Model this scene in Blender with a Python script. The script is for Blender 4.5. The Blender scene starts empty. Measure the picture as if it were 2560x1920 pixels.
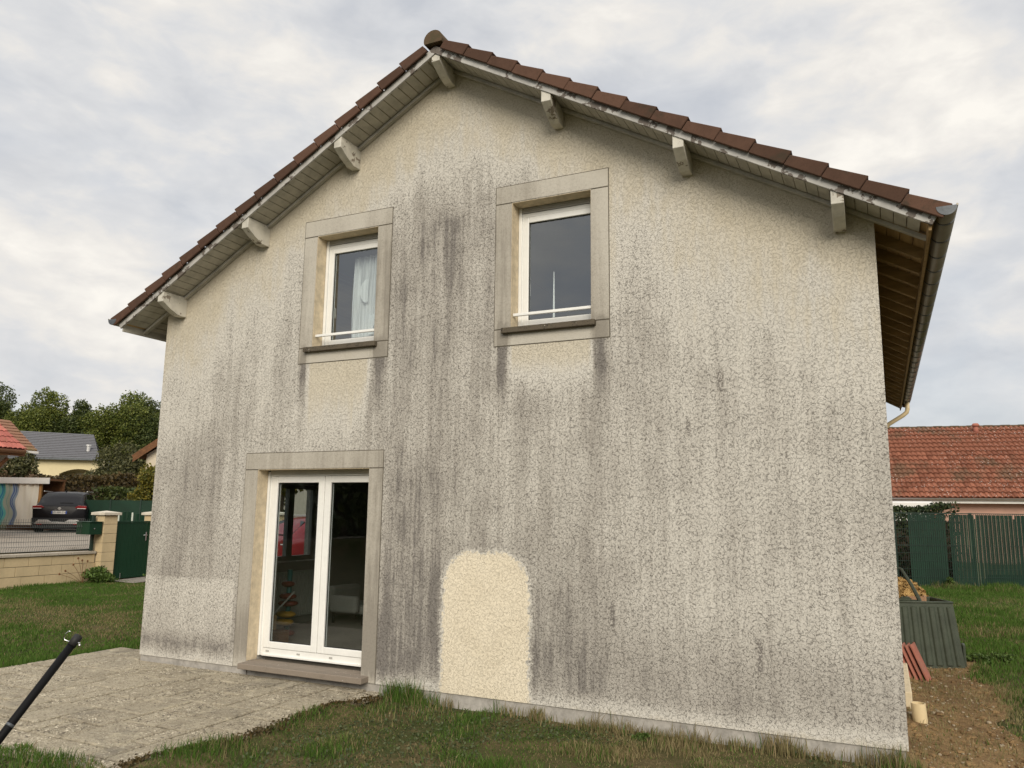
import bpy, math, random
import numpy as np
from mathutils import Vector, Matrix
from mathutils.geometry import tessellate_polygon

random.seed(7)
rng = np.random.default_rng(11)
scene = bpy.context.scene
COL = scene.collection
R_ = math.radians

# ------------------------------------------------------------------ camera
YAW, PITCH, ROLL = -0.442233, 0.162285, 0.0120920
cd = bpy.data.cameras.new("camera")
cd.sensor_width = 36.0
cd.lens = 1940.8 / 2560 * 36
cd.clip_start, cd.clip_end = 0.1, 3000
cam = bpy.data.objects.new("camera", cd)
COL.objects.link(cam)
fwd = Vector((math.sin(YAW) * math.cos(PITCH), math.cos(YAW) * math.cos(PITCH), math.sin(PITCH)))
rgt = Vector((math.cos(YAW), -math.sin(YAW), 0))
upv = rgt.cross(fwd)
r2 = rgt * math.cos(ROLL) + upv * math.sin(ROLL)
u2 = upv * math.cos(ROLL) - rgt * math.sin(ROLL)
M = Matrix((r2, u2, -fwd)).transposed().to_4x4()
M.translation = Vector((8.2945, -7.0, 1.775))
cam.matrix_world = M
scene.camera = cam

# ------------------------------------------------------------------ sky, sun, exposure
SUN_EL, SUN_AZ = R_(29), R_(153)          # azimuth clockwise from +y; the light comes from behind the camera, a little from the right
W = bpy.data.worlds.new("World")
scene.world = W
W.use_nodes = True
nt = W.node_tree
nt.nodes.clear()


def wn(t, **k):
    n = nt.nodes.new(t)
    for a, b in k.items():
        setattr(n, a, b)
    return n


def wl(a, b):
    nt.links.new(a, b)


def wmath(op, a, b=None, c=None, clamp=False):
    n = wn('ShaderNodeMath', operation=op, use_clamp=clamp)
    for i, v in enumerate((a, b, c)):
        if v is None:
            continue
        if isinstance(v, (int, float)):
            n.inputs[i].default_value = v
        else:
            wl(v, n.inputs[i])
    return n.outputs[0]


def wmr(v, a, b, c, d):
    n = wn('ShaderNodeMapRange', interpolation_type='SMOOTHSTEP')
    wl(v, n.inputs[0])
    for i, q in enumerate((a, b, c, d)):
        n.inputs[i + 1].default_value = q
    return n.outputs[0]


tc = wn('ShaderNodeTexCoord')
sep = wn('ShaderNodeSeparateXYZ')
wl(tc.outputs['Generated'], sep.inputs[0])
zc = wmath('ADD', wmath('MAXIMUM', sep.outputs[2], 0.0), 0.30)
cmb = wn('ShaderNodeCombineXYZ')
wl(wmath('DIVIDE', sep.outputs[0], zc), cmb.inputs[0])
wl(wmath('DIVIDE', sep.outputs[1], zc), cmb.inputs[1])


def wnoise(scale, detail, rough, off, dist=0.0):
    mp = wn('ShaderNodeMapping')
    mp.inputs['Location'].default_value = off
    mp.inputs['Scale'].default_value = (1.0, 1.0, 1.0)
    wl(cmb.outputs[0], mp.inputs[0])
    n = wn('ShaderNodeTexNoise')
    n.inputs['Scale'].default_value = scale
    n.inputs['Detail'].default_value = detail
    n.inputs['Roughness'].default_value = rough
    n.inputs['Distortion'].default_value = dist
    wl(mp.outputs[0], n.inputs['Vector'])
    return n.outputs[0]


def dnoise(scale, detail, rough, off, zs, dist=0.0):
    mp = wn('ShaderNodeMapping')
    mp.inputs['Location'].default_value = off
    mp.inputs['Scale'].default_value = (1.0, 1.0, zs)
    wl(tc.outputs['Generated'], mp.inputs[0])
    n = wn('ShaderNodeTexNoise')
    n.inputs['Scale'].default_value = scale
    n.inputs['Detail'].default_value = detail
    n.inputs['Roughness'].default_value = rough
    n.inputs['Distortion'].default_value = dist
    wl(mp.outputs[0], n.inputs['Vector'])
    return n.outputs[0]


n_big = wnoise(0.9, 3, 0.5, (3.1, 1.7, 0), 0.2)
n_mid = dnoise(4.2, 5, 0.52, (0.3, 5.2, 1.0), 2.0, 0.2)
n_fin = dnoise(12.0, 6, 0.56, (2.3, 0.2, 2.0), 2.2, 0.35)
cov = wmr(wmath('ADD', wmath('MULTIPLY', n_big, 0.35), wmath('MULTIPLY', n_mid, 0.65)), 0.36, 0.52, 0.0, 1.0)
shade = wmath('ADD', wmath('MULTIPLY', n_mid, 0.62), wmath('MULTIPLY', n_fin, 0.38))
cr = wn('ShaderNodeValToRGB')
wl(shade, cr.inputs[0])
e = cr.color_ramp.elements
e[0].position, e[0].color = 0.36, (0.328, 0.335, 0.350, 1)
e[1].position, e[1].color = 0.66, (0.52, 0.50, 0.465, 1)
m1 = e.new(0.49)
m1.color = (0.388, 0.390, 0.395, 1)
m2 = e.new(0.57)
m2.color = (0.448, 0.434, 0.414, 1)
# a slightly warm, bright lower sky; brighter again towards the zenith as an overcast sky is
gr = wmr(sep.outputs[2], 0.55, 1.0, 1.0, 2.1)
cloudstr = gr
sky = wn('ShaderNodeTexSky', sky_type='NISHITA')
sky.sun_disc = False
sky.sun_elevation = SUN_EL
sky.sun_rotation = SUN_AZ
sky.air_density, sky.dust_density, sky.ozone_density = 1.0, 1.5, 1.0
b1 = wn('ShaderNodeBackground')
wl(sky.outputs[0], b1.inputs[0])
b1.inputs[1].default_value = 0.075
b2 = wn('ShaderNodeBackground')
wl(cr.outputs[0], b2.inputs[0])
wl(cloudstr, b2.inputs[1])
mx = wn('ShaderNodeMixShader')
wl(wmath('MULTIPLY_ADD', cov, 0.13, 0.87), mx.inputs[0])
wl(b1.outputs[0], mx.inputs[1])
wl(b2.outputs[0], mx.inputs[2])
ow = wn('ShaderNodeOutputWorld')
wl(mx.outputs[0], ow.inputs[0])

sd = bpy.data.lights.new("sun", 'SUN')
sd.energy = 1.5
sd.angle = R_(32)
sd.color = (1.0, 0.91, 0.77)
sun = bpy.data.objects.new("sun", sd)
COL.objects.link(sun)
sdir = Vector((math.sin(SUN_AZ) * math.cos(SUN_EL), math.cos(SUN_AZ) * math.cos(SUN_EL), math.sin(SUN_EL)))
sun.rotation_euler = sdir.to_track_quat('Z', 'Y').to_euler()
sun.location = (12, -14, 16)

vs = scene.view_settings
vs.view_transform = 'Standard'
vs.look = 'None'
vs.gamma = 1.0
vs.use_curve_mapping = False
vs.exposure = 0.92
scene.render.engine = 'CYCLES'
scene.cycles.use_denoising = True
scene.cycles.max_bounces = 8
scene.cycles.transparent_max_bounces = 24

# ------------------------------------------------------------------ geometry helpers


def empty(name, loc=(0, 0, 0), rz=0.0, label=None, cat=None, group=None, kind=None):
    o = bpy.data.objects.new(name, None)
    COL.objects.link(o)
    o.empty_display_size = 0.2
    o.location = loc
    o.rotation_euler = (0, 0, rz)
    tag(o, label, cat, group, kind)
    return o


def tag(o, label=None, cat=None, group=None, kind=None):
    if label:
        o["label"] = label
    if cat:
        o["category"] = cat
    if group:
        o["group"] = group
    if kind:
        o["kind"] = kind
    return o


def origin(o):
    v = Vector((0, 0, 0))
    while o is not None:
        v += o.location
        o = o.parent
    return v


class MB:
    def __init__(s):
        s.V, s.F, s.I = [], [], []

    def add(s, v, f, mi=0):
        b = len(s.V)
        s.V.extend(tuple(map(float, p)) for p in v)
        for q in f:
            s.F.append(tuple(b + i for i in q))
            s.I.append(mi)
        return s

    def box(s, x0, x1, y0, y1, z0, z1, mi=0):
        return s.add([(x0, y0, z0), (x1, y0, z0), (x1, y1, z0), (x0, y1, z0), (x0, y0, z1), (x1, y0, z1), (x1, y1, z1), (x0, y1, z1)],
                     [(0, 3, 2, 1), (4, 5, 6, 7), (0, 1, 5, 4), (1, 2, 6, 5), (2, 3, 7, 6), (3, 0, 4, 7)], mi)

    def prism(s, poly, f0, f1, mi=0):
        """poly: list of 2-D points; f0/f1 map a point to the two ends."""
        n = len(poly)
        v = [f0(*p) for p in poly] + [f1(*p) for p in poly]
        f = [tuple(range(n))[::-1], tuple(range(n, 2 * n))]
        f += [(i, (i + 1) % n, n + (i + 1) % n, n + i) for i in range(n)]
        return s.add(v, f, mi)

    def extr(s, poly, axis, a, b, mi=0):
        if axis == 'x':
            return s.prism(poly, lambda u, w: (a, u, w), lambda u, w: (b, u, w), mi)
        if axis == 'y':
            return s.prism(poly, lambda u, w: (u, a, w), lambda u, w: (u, b, w), mi)
        return s.prism(poly, lambda u, w: (u, w, a), lambda u, w: (u, w, b), mi)

    def tube(s, path, r, n=8, mi=0, cap=True):
        P = [Vector(p) for p in path]
        rr = r if isinstance(r, (list, tuple)) else [r] * len(P)
        rings = []
        ref = None
        for i, p in enumerate(P):
            d = (P[min(i + 1, len(P) - 1)] - P[max(i - 1, 0)]).normalized()
            if ref is None:
                ref = Vector((0, 0, 1)) if abs(d.z) < 0.9 else Vector((1, 0, 0))
            a = (ref - d * ref.dot(d)).normalized()
            b = d.cross(a)
            ref = a
            rings.append([p + (a * math.cos(2 * math.pi * k / n) + b * math.sin(2 * math.pi * k / n)) * rr[i] for k in range(n)])
        v = [q for g in rings for q in g]
        f = []
        for i in range(len(P) - 1):
            for k in range(n):
                f.append((i * n + k, i * n + (k + 1) % n, (i + 1) * n + (k + 1) % n, (i + 1) * n + k))
        if cap:
            f.append(tuple(range(n))[::-1])
            f.append(tuple(range((len(P) - 1) * n, len(P) * n)))
        return s.add(v, f, mi)

    def ball(s, c, r, nu=10, nv=7, mi=0):
        rx, ry, rz = r if isinstance(r, (tuple, list)) else (r, r, r)
        v, f = [], []
        for j in range(nv + 1):
            t = math.pi * j / nv
            for i in range(nu):
                a = 2 * math.pi * i / nu
                v.append((c[0] + rx * math.sin(t) * math.cos(a), c[1] + ry * math.sin(t) * math.sin(a), c[2] + rz * math.cos(t)))
        for j in range(nv):
            for i in range(nu):
                f.append((j * nu + i, (j + 1) * nu + i, (j + 1) * nu + (i + 1) % nu, j * nu + (i + 1) % nu))
        return s.add(v, f, mi)

    def mesh(s, name, mats, off=Vector((0, 0, 0)), smooth=False):
        me = bpy.data.meshes.new(name)
        me.from_pydata([(p[0] - off.x, p[1] - off.y, p[2] - off.z) for p in s.V], [], s.F)
        if not isinstance(mats, (list, tuple)):
            mats = [mats]
        for m in mats:
            me.materials.append(m)
        if len(mats) > 1:
            me.polygons.foreach_set('material_index', s.I)
        if smooth:
            me.polygons.foreach_set('use_smooth', [True] * len(me.polygons))
        me.update()
        return me

    def build(s, name, mats, parent=None, smooth=False, bevel=0.0, world=True, seg=2):
        off = origin(parent) if (parent is not None and world) else Vector((0, 0, 0))
        me = s.mesh(name, mats, off, smooth)
        o = bpy.data.objects.new(name, me)
        COL.objects.link(o)
        if parent is not None:
            o.parent = parent
        if bevel:
            md = o.modifiers.new('bevel', 'BEVEL')
            md.width = bevel
            md.segments = seg
            md.limit_method = 'ANGLE'
            md.angle_limit = R_(40)
        return o


def piece(name, me, parent, loc=(0, 0, 0), rot=(0, 0, 0), world=True, scale=(1, 1, 1)):
    o = bpy.data.objects.new(name, me)
    COL.objects.link(o)
    off = origin(parent) if (parent is not None and world) else Vector((0, 0, 0))
    o.location = Vector(loc) - off
    o.rotation_euler = rot
    o.scale = scale
    if parent is not None:
        o.parent = parent
    return o


def fastmesh(name, V, F, mat, tri=None, attrs=None, smooth=False):
    """V (n,3) array, F list of equal-size face index arrays."""
    me = bpy.data.meshes.new(name)
    V = np.asarray(V, np.float32)
    loops = [np.asarray(f, np.int32) for f in F]
    nl = sum(f.size for f in loops)
    npoly = sum(f.shape[0] for f in loops)
    me.vertices.add(len(V))
    me.vertices.foreach_set('co', V.ravel())
    me.loops.add(nl)
    me.loops.foreach_set('vertex_index', np.concatenate([f.ravel() for f in loops]))
    me.polygons.add(npoly)
    tot = np.concatenate([np.full(f.shape[0], f.shape[1], np.int32) for f in loops])
    st = np.concatenate([[0], np.cumsum(tot)[:-1]]).astype(np.int32)
    me.polygons.foreach_set('loop_start', st)
    me.polygons.foreach_set('loop_total', tot)
    if attrs:
        for k, a in attrs.items():
            at = me.attributes.new(k, 'FLOAT', 'POINT')
            at.data.foreach_set('value', np.asarray(a, np.float32))
    for m in (mat if isinstance(mat, (list, tuple)) else [mat]):
        me.materials.append(m)
    me.update(calc_edges=True)
    me.validate()
    if smooth:
        me.polygons.foreach_set('use_smooth', [True] * len(me.polygons))
    return me


def sst(x, a, b):
    t = np.clip((np.asarray(x, float) - a) / (b - a), 0, 1)
    return t * t * (3 - 2 * t)


# ------------------------------------------------------------------ shader helper


class S:
    def __init__(s, g, sock):
        s.g, s.k = g, sock

    def _o(s, op, o, rev=False):
        return s.g.m(op, o, s) if rev else s.g.m(op, s, o)

    def __add__(s, o): return s._o('ADD', o)
    def __radd__(s, o): return s._o('ADD', o)
    def __sub__(s, o): return s._o('SUBTRACT', o)
    def __rsub__(s, o): return s._o('SUBTRACT', o, True)
    def __mul__(s, o): return s._o('MULTIPLY', o)
    def __rmul__(s, o): return s._o('MULTIPLY', o)
    def __truediv__(s, o): return s._o('DIVIDE', o)
    def abs(s): return s.g.m('ABSOLUTE', s)
    def max(s, o): return s.g.m('MAXIMUM', s, o)
    def min(s, o): return s.g.m('MINIMUM', s, o)
    def clamp(s): return s.g.m('ADD', s, 0.0, clamp=True)
    def pow(s, o): return s.g.m('POWER', s, o)


class G:
    def __init__(s, name, rough=0.85, spec=0.3, metal=0.0):
        s.mat = bpy.data.materials.new(name)
        s.mat.use_nodes = True
        s.nt = s.mat.node_tree
        s.b = s.nt.nodes['Principled BSDF']
        s.b.inputs['Roughness'].default_value = rough
        s.b.inputs['Specular IOR Level'].default_value = spec
        s.b.inputs['Metallic'].default_value = metal

    def n(s, t, **k):
        nd = s.nt.nodes.new(t)
        for a, b in k.items():
            setattr(nd, a, b)
        return nd

    def put(s, v, inp):
        if isinstance(v, S):
            s.nt.links.new(v.k, inp)
        elif isinstance(v, (tuple, list)):
            inp.default_value = tuple(v) + ((1.0,) if len(v) == 3 and len(inp.default_value) == 4 else ())
        else:
            inp.default_value = v

    def m(s, op, a, b=None, clamp=False):
        nd = s.n('ShaderNodeMath', operation=op, use_clamp=clamp)
        s.put(a, nd.inputs[0])
        if b is not None:
            s.put(b, nd.inputs[1])
        return S(s, nd.outputs[0])

    def pos(s):
        return S(s, s.n('ShaderNodeNewGeometry').outputs['Position'])

    def normal(s):
        return S(s, s.n('ShaderNodeNewGeometry').outputs['True Normal'])

    def island(s):
        return S(s, s.n('ShaderNodeNewGeometry').outputs['Random Per Island'])

    def orand(s):
        return S(s, s.n('ShaderNodeObjectInfo').outputs['Random'])

    def obj(s):
        return S(s, s.n('ShaderNodeTexCoord').outputs['Object'])

    def attr(s, name):
        return S(s, s.n('ShaderNodeAttribute', attribute_name=name).outputs['Fac'])

    def sep(s, v):
        nd = s.n('ShaderNodeSeparateXYZ')
        s.put(v, nd.inputs[0])
        return [S(s, o) for o in nd.outputs]

    def vec(s, x, y, z):
        nd = s.n('ShaderNodeCombineXYZ')
        for v, i in zip((x, y, z), nd.inputs):
            s.put(v, i)
        return S(s, nd.outputs[0])

    def vadd(s, a, b, op='ADD'):
        nd = s.n('ShaderNodeVectorMath', operation=op)
        s.put(a, nd.inputs[0])
        s.put(b, nd.inputs[1])
        return S(s, nd.outputs[0])

    def scale(s, v, f):
        nd = s.n('ShaderNodeVectorMath', operation='SCALE')
        s.put(v, nd.inputs[0])
        s.put(f, nd.inputs['Scale'])
        return S(s, nd.outputs[0])

    def noise(s, v, sc, det=3, ro=0.5, dist=0.0, color=False):
        nd = s.n('ShaderNodeTexNoise')
        s.put(v, nd.inputs['Vector'])
        nd.inputs['Scale'].default_value = sc
        nd.inputs['Detail'].default_value = det
        nd.inputs['Roughness'].default_value = ro
        nd.inputs['Distortion'].default_value = dist
        return S(s, nd.outputs[1 if color else 0])

    def voro(s, v, sc, feat='F1', rnd=1.0, out=0):
        nd = s.n('ShaderNodeTexVoronoi', feature=feat)
        s.put(v, nd.inputs['Vector'])
        nd.inputs['Scale'].default_value = sc
        nd.inputs['Randomness'].default_value = rnd
        return S(s, nd.outputs[out])

    def sm(s, v, a, b, c=0.0, d=1.0):
        nd = s.n('ShaderNodeMapRange', interpolation_type='SMOOTHSTEP')
        s.put(v, nd.inputs[0])
        for i, q in enumerate((a, b, c, d)):
            s.put(q, nd.inputs[i + 1])
        return S(s, nd.outputs[0])

    def mix(s, a, b, f, blend='MIX'):
        nd = s.n('ShaderNodeMix', data_type='RGBA', blend_type=blend, clamp_factor=True)
        s.put(f, nd.inputs[0])
        s.put(a, nd.inputs[6])
        s.put(b, nd.inputs[7])
        return S(s, nd.outputs[2])

    def bump(s, h, strength=0.5, dist=0.01, normal=None):
        nd = s.n('ShaderNodeBump')
        nd.inputs['Strength'].default_value = strength
        nd.inputs['Distance'].default_value = dist
        s.put(h, nd.inputs['Height'])
        if normal is not None:
            s.put(normal, nd.inputs['Normal'])
        return S(s, nd.outputs[0])

    def out(s, color=None, rough=None, normal=None, metal=None):
        for v, k in ((color, 'Base Color'), (rough, 'Roughness'), (normal, 'Normal'), (metal, 'Metallic')):
            if v is not None:
                s.put(v, s.b.inputs[k])
        return s.mat


def simple(name, col, rough=0.7, var=0.12, sc=6.0, spec=0.3, metal=0.0, bump=0.0, det=4):
    g = G(name, rough, spec, metal)
    p = g.pos()
    n = g.noise(p, sc, det, 0.6)
    n2 = g.noise(p, sc * 9, 2, 0.5)
    f = n * 0.7 + n2 * 0.3
    lo = tuple(c * (1 - var * 1.6) for c in col)
    hi = tuple(min(1, c * (1 + var * 1.4)) for c in col)
    c = g.mix(lo, hi, g.sm(f, 0.3, 0.7))
    nr = g.bump(n2, bump, 0.004) if bump else None
    return g.out(c, rough + 0.0, nr)


# ------------------------------------------------------------------ materials
RIDGE_X, RZ, SL = 4.19, 6.667, 0.577       # bargeboard foot line: z = RZ - SL*|x-RIDGE_X|


def render_material(name, crack, patch=True, extra=0.0, tone=1.0):
    """weathered cream roughcast: dirt runs, washed areas under the sills, the fresh patch"""
    g = G(name, 0.92, 0.15)
    p = g.pos()
    x, y, z = g.sep(p)
    warp = g.scale(g.vadd(g.noise(p, 6.0, 2, 0.5, color=True), (0.5, 0.5, 0.5), 'SUBTRACT'), 0.06)
    warp2 = g.scale(g.vadd(g.noise(p, 38.0, 2, 0.55, color=True), (0.5, 0.5, 0.5), 'SUBTRACT'), 0.045)
    pw = g.vadd(g.vadd(p, warp), warp2)
    v1 = g.voro(pw, 21.0, 'DISTANCE_TO_EDGE')
    v2 = g.voro(g.vadd(pw, (3.3, 1.1, 2.2)), 40.0, 'DISTANCE_TO_EDGE')
    brk = g.noise(p, 40.0, 2, 0.6)
    brk2 = g.noise(g.vadd(p, (7, 7, 7)), 52.0, 2, 0.6)
    c1 = (1.0 - g.sm(v1, 0.0, 0.060)) * g.sm(brk, 0.44, 0.54)
    c2 = (1.0 - g.sm(v2, 0.0, 0.058)) * g.sm(brk2, 0.46, 0.57)
    worm = g.noise(g.vadd(p, warp2), 48.0, 1, 0.5)
    c3 = (1.0 - g.sm((worm - 0.5).abs(), 0.0, 0.015)) * g.sm(brk2, 0.40, 0.54)
    crev = (c1.max(c2 * 0.7)).max(c3 * 0.55)
    grain = g.noise(p, 75.0, 3, 0.65)
    # ---- how dirty: 0 fresh .. 1 black-grey
    stv = g.vec(x * 3.2, y * 3.2, z * 0.28)
    st = g.noise(stv, 1.0, 4, 0.62)
    stf = g.noise(g.vec(x * 11.0, y * 11.0, z * 0.8), 1.0, 3, 0.6)
    low = g.noise(p, 0.55, 3, 0.5)
    med = g.noise(p, 2.6, 3, 0.6)
    dv = (RZ - SL * (x - RIDGE_X).abs()) - z
    stu = g.noise(g.vec(x * 30.0, y * 30.0, z * 1.6), 1.0, 3, 0.6)
    d = g.sm(dv + (st - 0.5) * 0.9 + (low - 0.5) * 1.3 + (med - 0.5) * 0.5 + (stf - 0.5) * 0.5, 0.1, 2.3)
    d = 0.02 + 0.10 * (med - 0.42) + d * (0.50 + 0.60 * (st - 0.5) + 0.35 * (med - 0.5) + 0.65 * (low - 0.5) + 0.60 * (stf - 0.5) + 0.45 * (stu - 0.5))
    # the middle bay and the left bay are the worst, the right bay is only lightly soiled
    d = d * (1.0 - 0.20 * g.sm(x, 5.4, 7.0) + 0.34 * g.sm(x, 2.4, 3.6) * (1.0 - g.sm(x, 4.4, 6.0)))
    d = d + 0.12 * g.sm(x, 1.9, 0.2) * g.sm(z, 3.4, 2.2)

    def band(v, a, b, s):
        return g.sm(v, a - s, a + s) * (1.0 - g.sm(v, b - s, b + s))
    jx = x + (stf - 0.5) * 0.16
    # washed strips under the two upper sills
    w1 = band(jx, 2.37, 3.22, 0.05) * g.sm(z, 2.15, 3.3) * (1.0 - g.sm(z, 3.58, 3.62))
    w2 = band(jx, 4.96, 5.83, 0.05) * g.sm(z, 2.75, 3.35) * (1.0 - g.sm(z, 3.58, 3.62))
    d = d * (1.0 - 0.9 * w1.max(w2))
    # run-off from the ends of the sills
    runs = None
    for xc, z0, wd in ((2.30, 2.35, 0.05), (3.34, 2.3, 0.085), (4.86, 2.5, 0.06), (5.93, 2.35, 0.085)):
        q = (1.0 - g.sm((jx - xc).abs(), wd * 0.3, wd * 1.5)) * g.sm(z, z0, 3.5) * (1.0 - g.sm(z, 3.60, 3.72))
        runs = q if runs is None else runs.max(q)
    d = d + 0.42 * runs * (0.6 + med)
    # splash zone over the plinth
    sp = g.sm(z, 0.06, 0.2) * (1.0 - g.sm(z + (med - 0.5) * 0.9 + (st - 0.5) * 0.5, 0.35, 0.95))
    d = d + sp * (0.12 + 0.30 * med)
    d = d * g.sm(z + (med - 0.5) * 0.16, -0.02, 0.12, 0.35, 1.0)
    # lighter rectangle left of the door
    rc = (1.0 - g.sm(x, 1.44, 1.47)) * band(z + (med - 0.5) * 0.25 + (stf - 0.5) * 0.2, 0.28, 0.98, 0.10) * (1.0 - g.sm(z, 0.945, 0.95))
    d = d * (1.0 - 0.42 * rc)
    # isolated black spots with short tails
    for xc, zc, ln in ((6.02, 0.95, .22), (7.30, 0.72, .26), (7.05, 3.05, .2), (6.75, 2.6, .14)):
        q = (1.0 - g.sm((x - xc + (stf - 0.5) * 0.05).abs(), 0.0, 0.04)) * band(z, zc - ln, zc, 0.04)
        d = d + 0.75 * q * g.sm(grain * 0.5 + worm * 0.5, 0.42, 0.58)
    d = d + extra * (0.5 + st)
    if patch:
        ax = ((x - 4.715).abs() - 0.13).max(0.0)
        az = (z - 1.02).max(0.0)
        sd_ = g.m('SQRT', ax * ax + az * az) - 0.35 + (g.noise(p, 5, 4, .7) - 0.5) * 0.09 + (g.noise(p, 26, 4, .7) - 0.5) * 0.20
        fresh = (1.0 - g.sm(sd_, -0.03, 0.055 + 0.0)) * (1.0 - 0.0 * z)
        d = d * (1.0 - 0.97 * fresh)
    d = d.clamp()
    cream = g.mix((0.525, 0.475, 0.375), (0.605, 0.55, 0.44), med)
    if patch:
        cream = g.mix(cream, g.mix((0.71, 0.63, 0.485), (0.78, 0.70, 0.55), g.sm(low * .5 + med * .5, .35, .6)), fresh)
    # weathered face: paler and colourless, then grey with algae
    pale = g.mix((0.565, 0.54, 0.485), (0.635, 0.61, 0.555), low)
    base = g.mix(cream, pale, g.sm(d, 0.0, 0.26))
    base = g.mix(base, g.mix((0.44, 0.415, 0.37), (0.36, 0.335, 0.30), st), g.sm(d, 0.22, 0.80))
    base = g.mix(base, (0.20, 0.185, 0.17), g.sm(d, 0.70, 1.05))
    spk = g.sm(grain, 0.50, 0.70)
    base = g.mix(base, (0.24, 0.22, 0.195), spk * g.sm(d, 0.08, 0.80) * 0.62)
    base = g.mix(base, tuple(q * tone for q in (0.60, 0.545, 0.435)), 1.0 - tone) if tone < 1 else base
    dark = g.mix((0.40, 0.335, 0.235), (0.135, 0.122, 0.108), g.sm(d, 0.03, 0.35))
    cf = crev * (0.03 + 0.88 * g.sm(d, 0.06, 0.48)) * crack
    colr = g.mix(base, dark, cf.clamp())
    h = (1.0 - crev) * (0.42 * crack) + grain * 0.3 + g.noise(p, 30.0, 2, .5) * 0.35
    return g.out(colr, 0.92, g.bump(h, 0.85, 0.012 * (0.4 + 0.6 * crack)))


M = {}
M['render'] = render_material('roughcast_render', 1.0)
M['surround'] = render_material('smooth_surround_render', 0.30, patch=False, extra=0.17, tone=0.60)
M['plinth'] = simple('plinth_concrete', (0.36, 0.34, 0.31), 0.9, 0.18, 3.5, bump=0.4)


def peeling(name, white, bare, amount, sx=3.0):
    g = G(name, 0.6, 0.3)
    p = g.pos()
    x, y, z = g.sep(p)
    n = g.noise(p, sx, 5, 0.65)
    n2 = g.noise(g.vec(x * 18, y * 18, z * 18), 1, 3, 0.6)
    f = g.sm(n * 0.8 + n2 * 0.2, amount, amount + 0.02)
    dirt = g.noise(p, 7, 4, .6)
    c = g.mix(white, tuple(q * 0.72 for q in white), g.sm(dirt, 0.35, 0.75))
    c = g.mix(c, g.mix(bare, tuple(q * .6 for q in bare), n2), f)
    return g.out(c, g.mix((0.55,) * 3, (0.9,) * 3, f), g.bump(f * -1.0 + n2 * 0.2, 0.5, 0.003))


M['barge'] = peeling('peeling_white_paint', (0.47, 0.46, 0.435), (0.19, 0.165, 0.145), 0.535, 6.0)
M['soffit'] = peeling('soffit_paint', (0.43, 0.41, 0.35), (0.30, 0.27, 0.22), 0.68)
M['trim'] = peeling('trim_paint', (0.47, 0.45, 0.40), (0.32, 0.29, 0.24), 0.72)
M['purlin'] = peeling('purlin_paint', (0.62, 0.595, 0.52), (0.29, 0.25, 0.20), 0.565, 6.0)


def wood(name, a, b, axis=1, sc=6.0):
    g = G(name, 0.75, 0.25)
    p = g.pos()
    x, y, z = g.sep(p)
    k = [14.0, 14.0, 14.0]
    k[axis] = 0.9
    n = g.noise(g.vec(x * k[0], y * k[1], z * k[2]), 1.0, 4, 0.6, 0.4)
    n2 = g.noise(p, 2.0, 2, .5)
    c = g.mix(a, b, g.sm(n * 0.75 + n2 * 0.25 + g.orand() * 0.12, 0.32, 0.72))
    return g.out(c, 0.75, g.bump(n, 0.2, 0.002))


M['eavewood'] = wood('bare_eave_wood', (0.20, 0.13, 0.058), (0.36, 0.245, 0.115), 0)
M['eaveboard'] = wood('bare_eave_boards', (0.24, 0.155, 0.07), (0.40, 0.275, 0.13), 1)
M['darkwood'] = wood('dark_stained_wood', (0.10, 0.045, 0.02), (0.19, 0.09, 0.04), 1)


def tile_mat(name, a, b, moss, lich=0.0, msc=3.0, mlev=0.55):
    g = G(name, 0.9, 0.2)
    p = g.pos()
    n = g.noise(p, 9, 4, .6)
    gr = g.noise(p, 130, 2, .6)
    c = g.mix(a, b, g.sm(n * .55 + g.orand() * .45 + g.island() * 0.0, 0.25, 0.75))
    c = g.mix(c, tuple(q * .45 for q in a), g.sm(gr, .55, .75) * 0.6)
    mm = g.noise(p, msc, 5, .65)
    c = g.mix(c, moss, g.sm(mm, mlev, mlev + 0.13) * 0.75)
    if lich:
        sp = g.voro(p, 9.0)
        c = g.mix(c, (0.55, 0.50, 0.45), (1.0 - g.sm(sp, 0.16, 0.22)) * g.sm(g.noise(p, .8, 3, .5), 0.40, 0.6) * lich)
    return g.out(c, 0.9, g.bump(gr, 0.3, 0.003))


M['verge'] = tile_mat('brown_concrete_tile', (0.072, 0.040, 0.027), (0.115, 0.063, 0.043), (0.045, 0.036, 0.024))
M['ridge'] = tile_mat('mossy_ridge_tile', (0.075, 0.052, 0.032), (0.11, 0.075, 0.045), (0.07, 0.06, 0.033), msc=9, mlev=.45)
M['redtile'] = tile_mat('orange_clay_tile', (0.165, 0.060, 0.034), (0.275, 0.108, 0.064), (0.11, 0.07, 0.042), 0.85, 0.6, .52)
M['pinktile'] = tile_mat('red_clay_tile', (0.30, 0.095, 0.075), (0.44, 0.15, 0.115), (0.22, 0.10, 0.06), 0.0)
M['browntile'] = tile_mat('mossy_brown_tile', (0.17, 0.085, 0.05), (0.24, 0.125, 0.08), (0.14, 0.12, 0.05), 0.0, 1.0, .5)
M['greytile'] = tile_mat('slate_grey_tile', (0.10, 0.10, 0.108), (0.135, 0.135, 0.145), (0.09, 0.09, 0.09), 0.0)
M['clay'] = tile_mat('stacked_clay_tile', (0.27, 0.10, 0.07), (0.36, 0.145, 0.105), (0.2, 0.12, 0.09), 0.0)


def zinc():
    g = G('weathered_zinc', 0.42, 0.5, 0.75)
    p = g.pos()
    n = g.noise(p, 5, 4, .6)
    return g.out(g.mix((0.20, 0.185, 0.15), (0.31, 0.29, 0.245), n), g.mix((.34,) * 3, (.5,) * 3, n))


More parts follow.
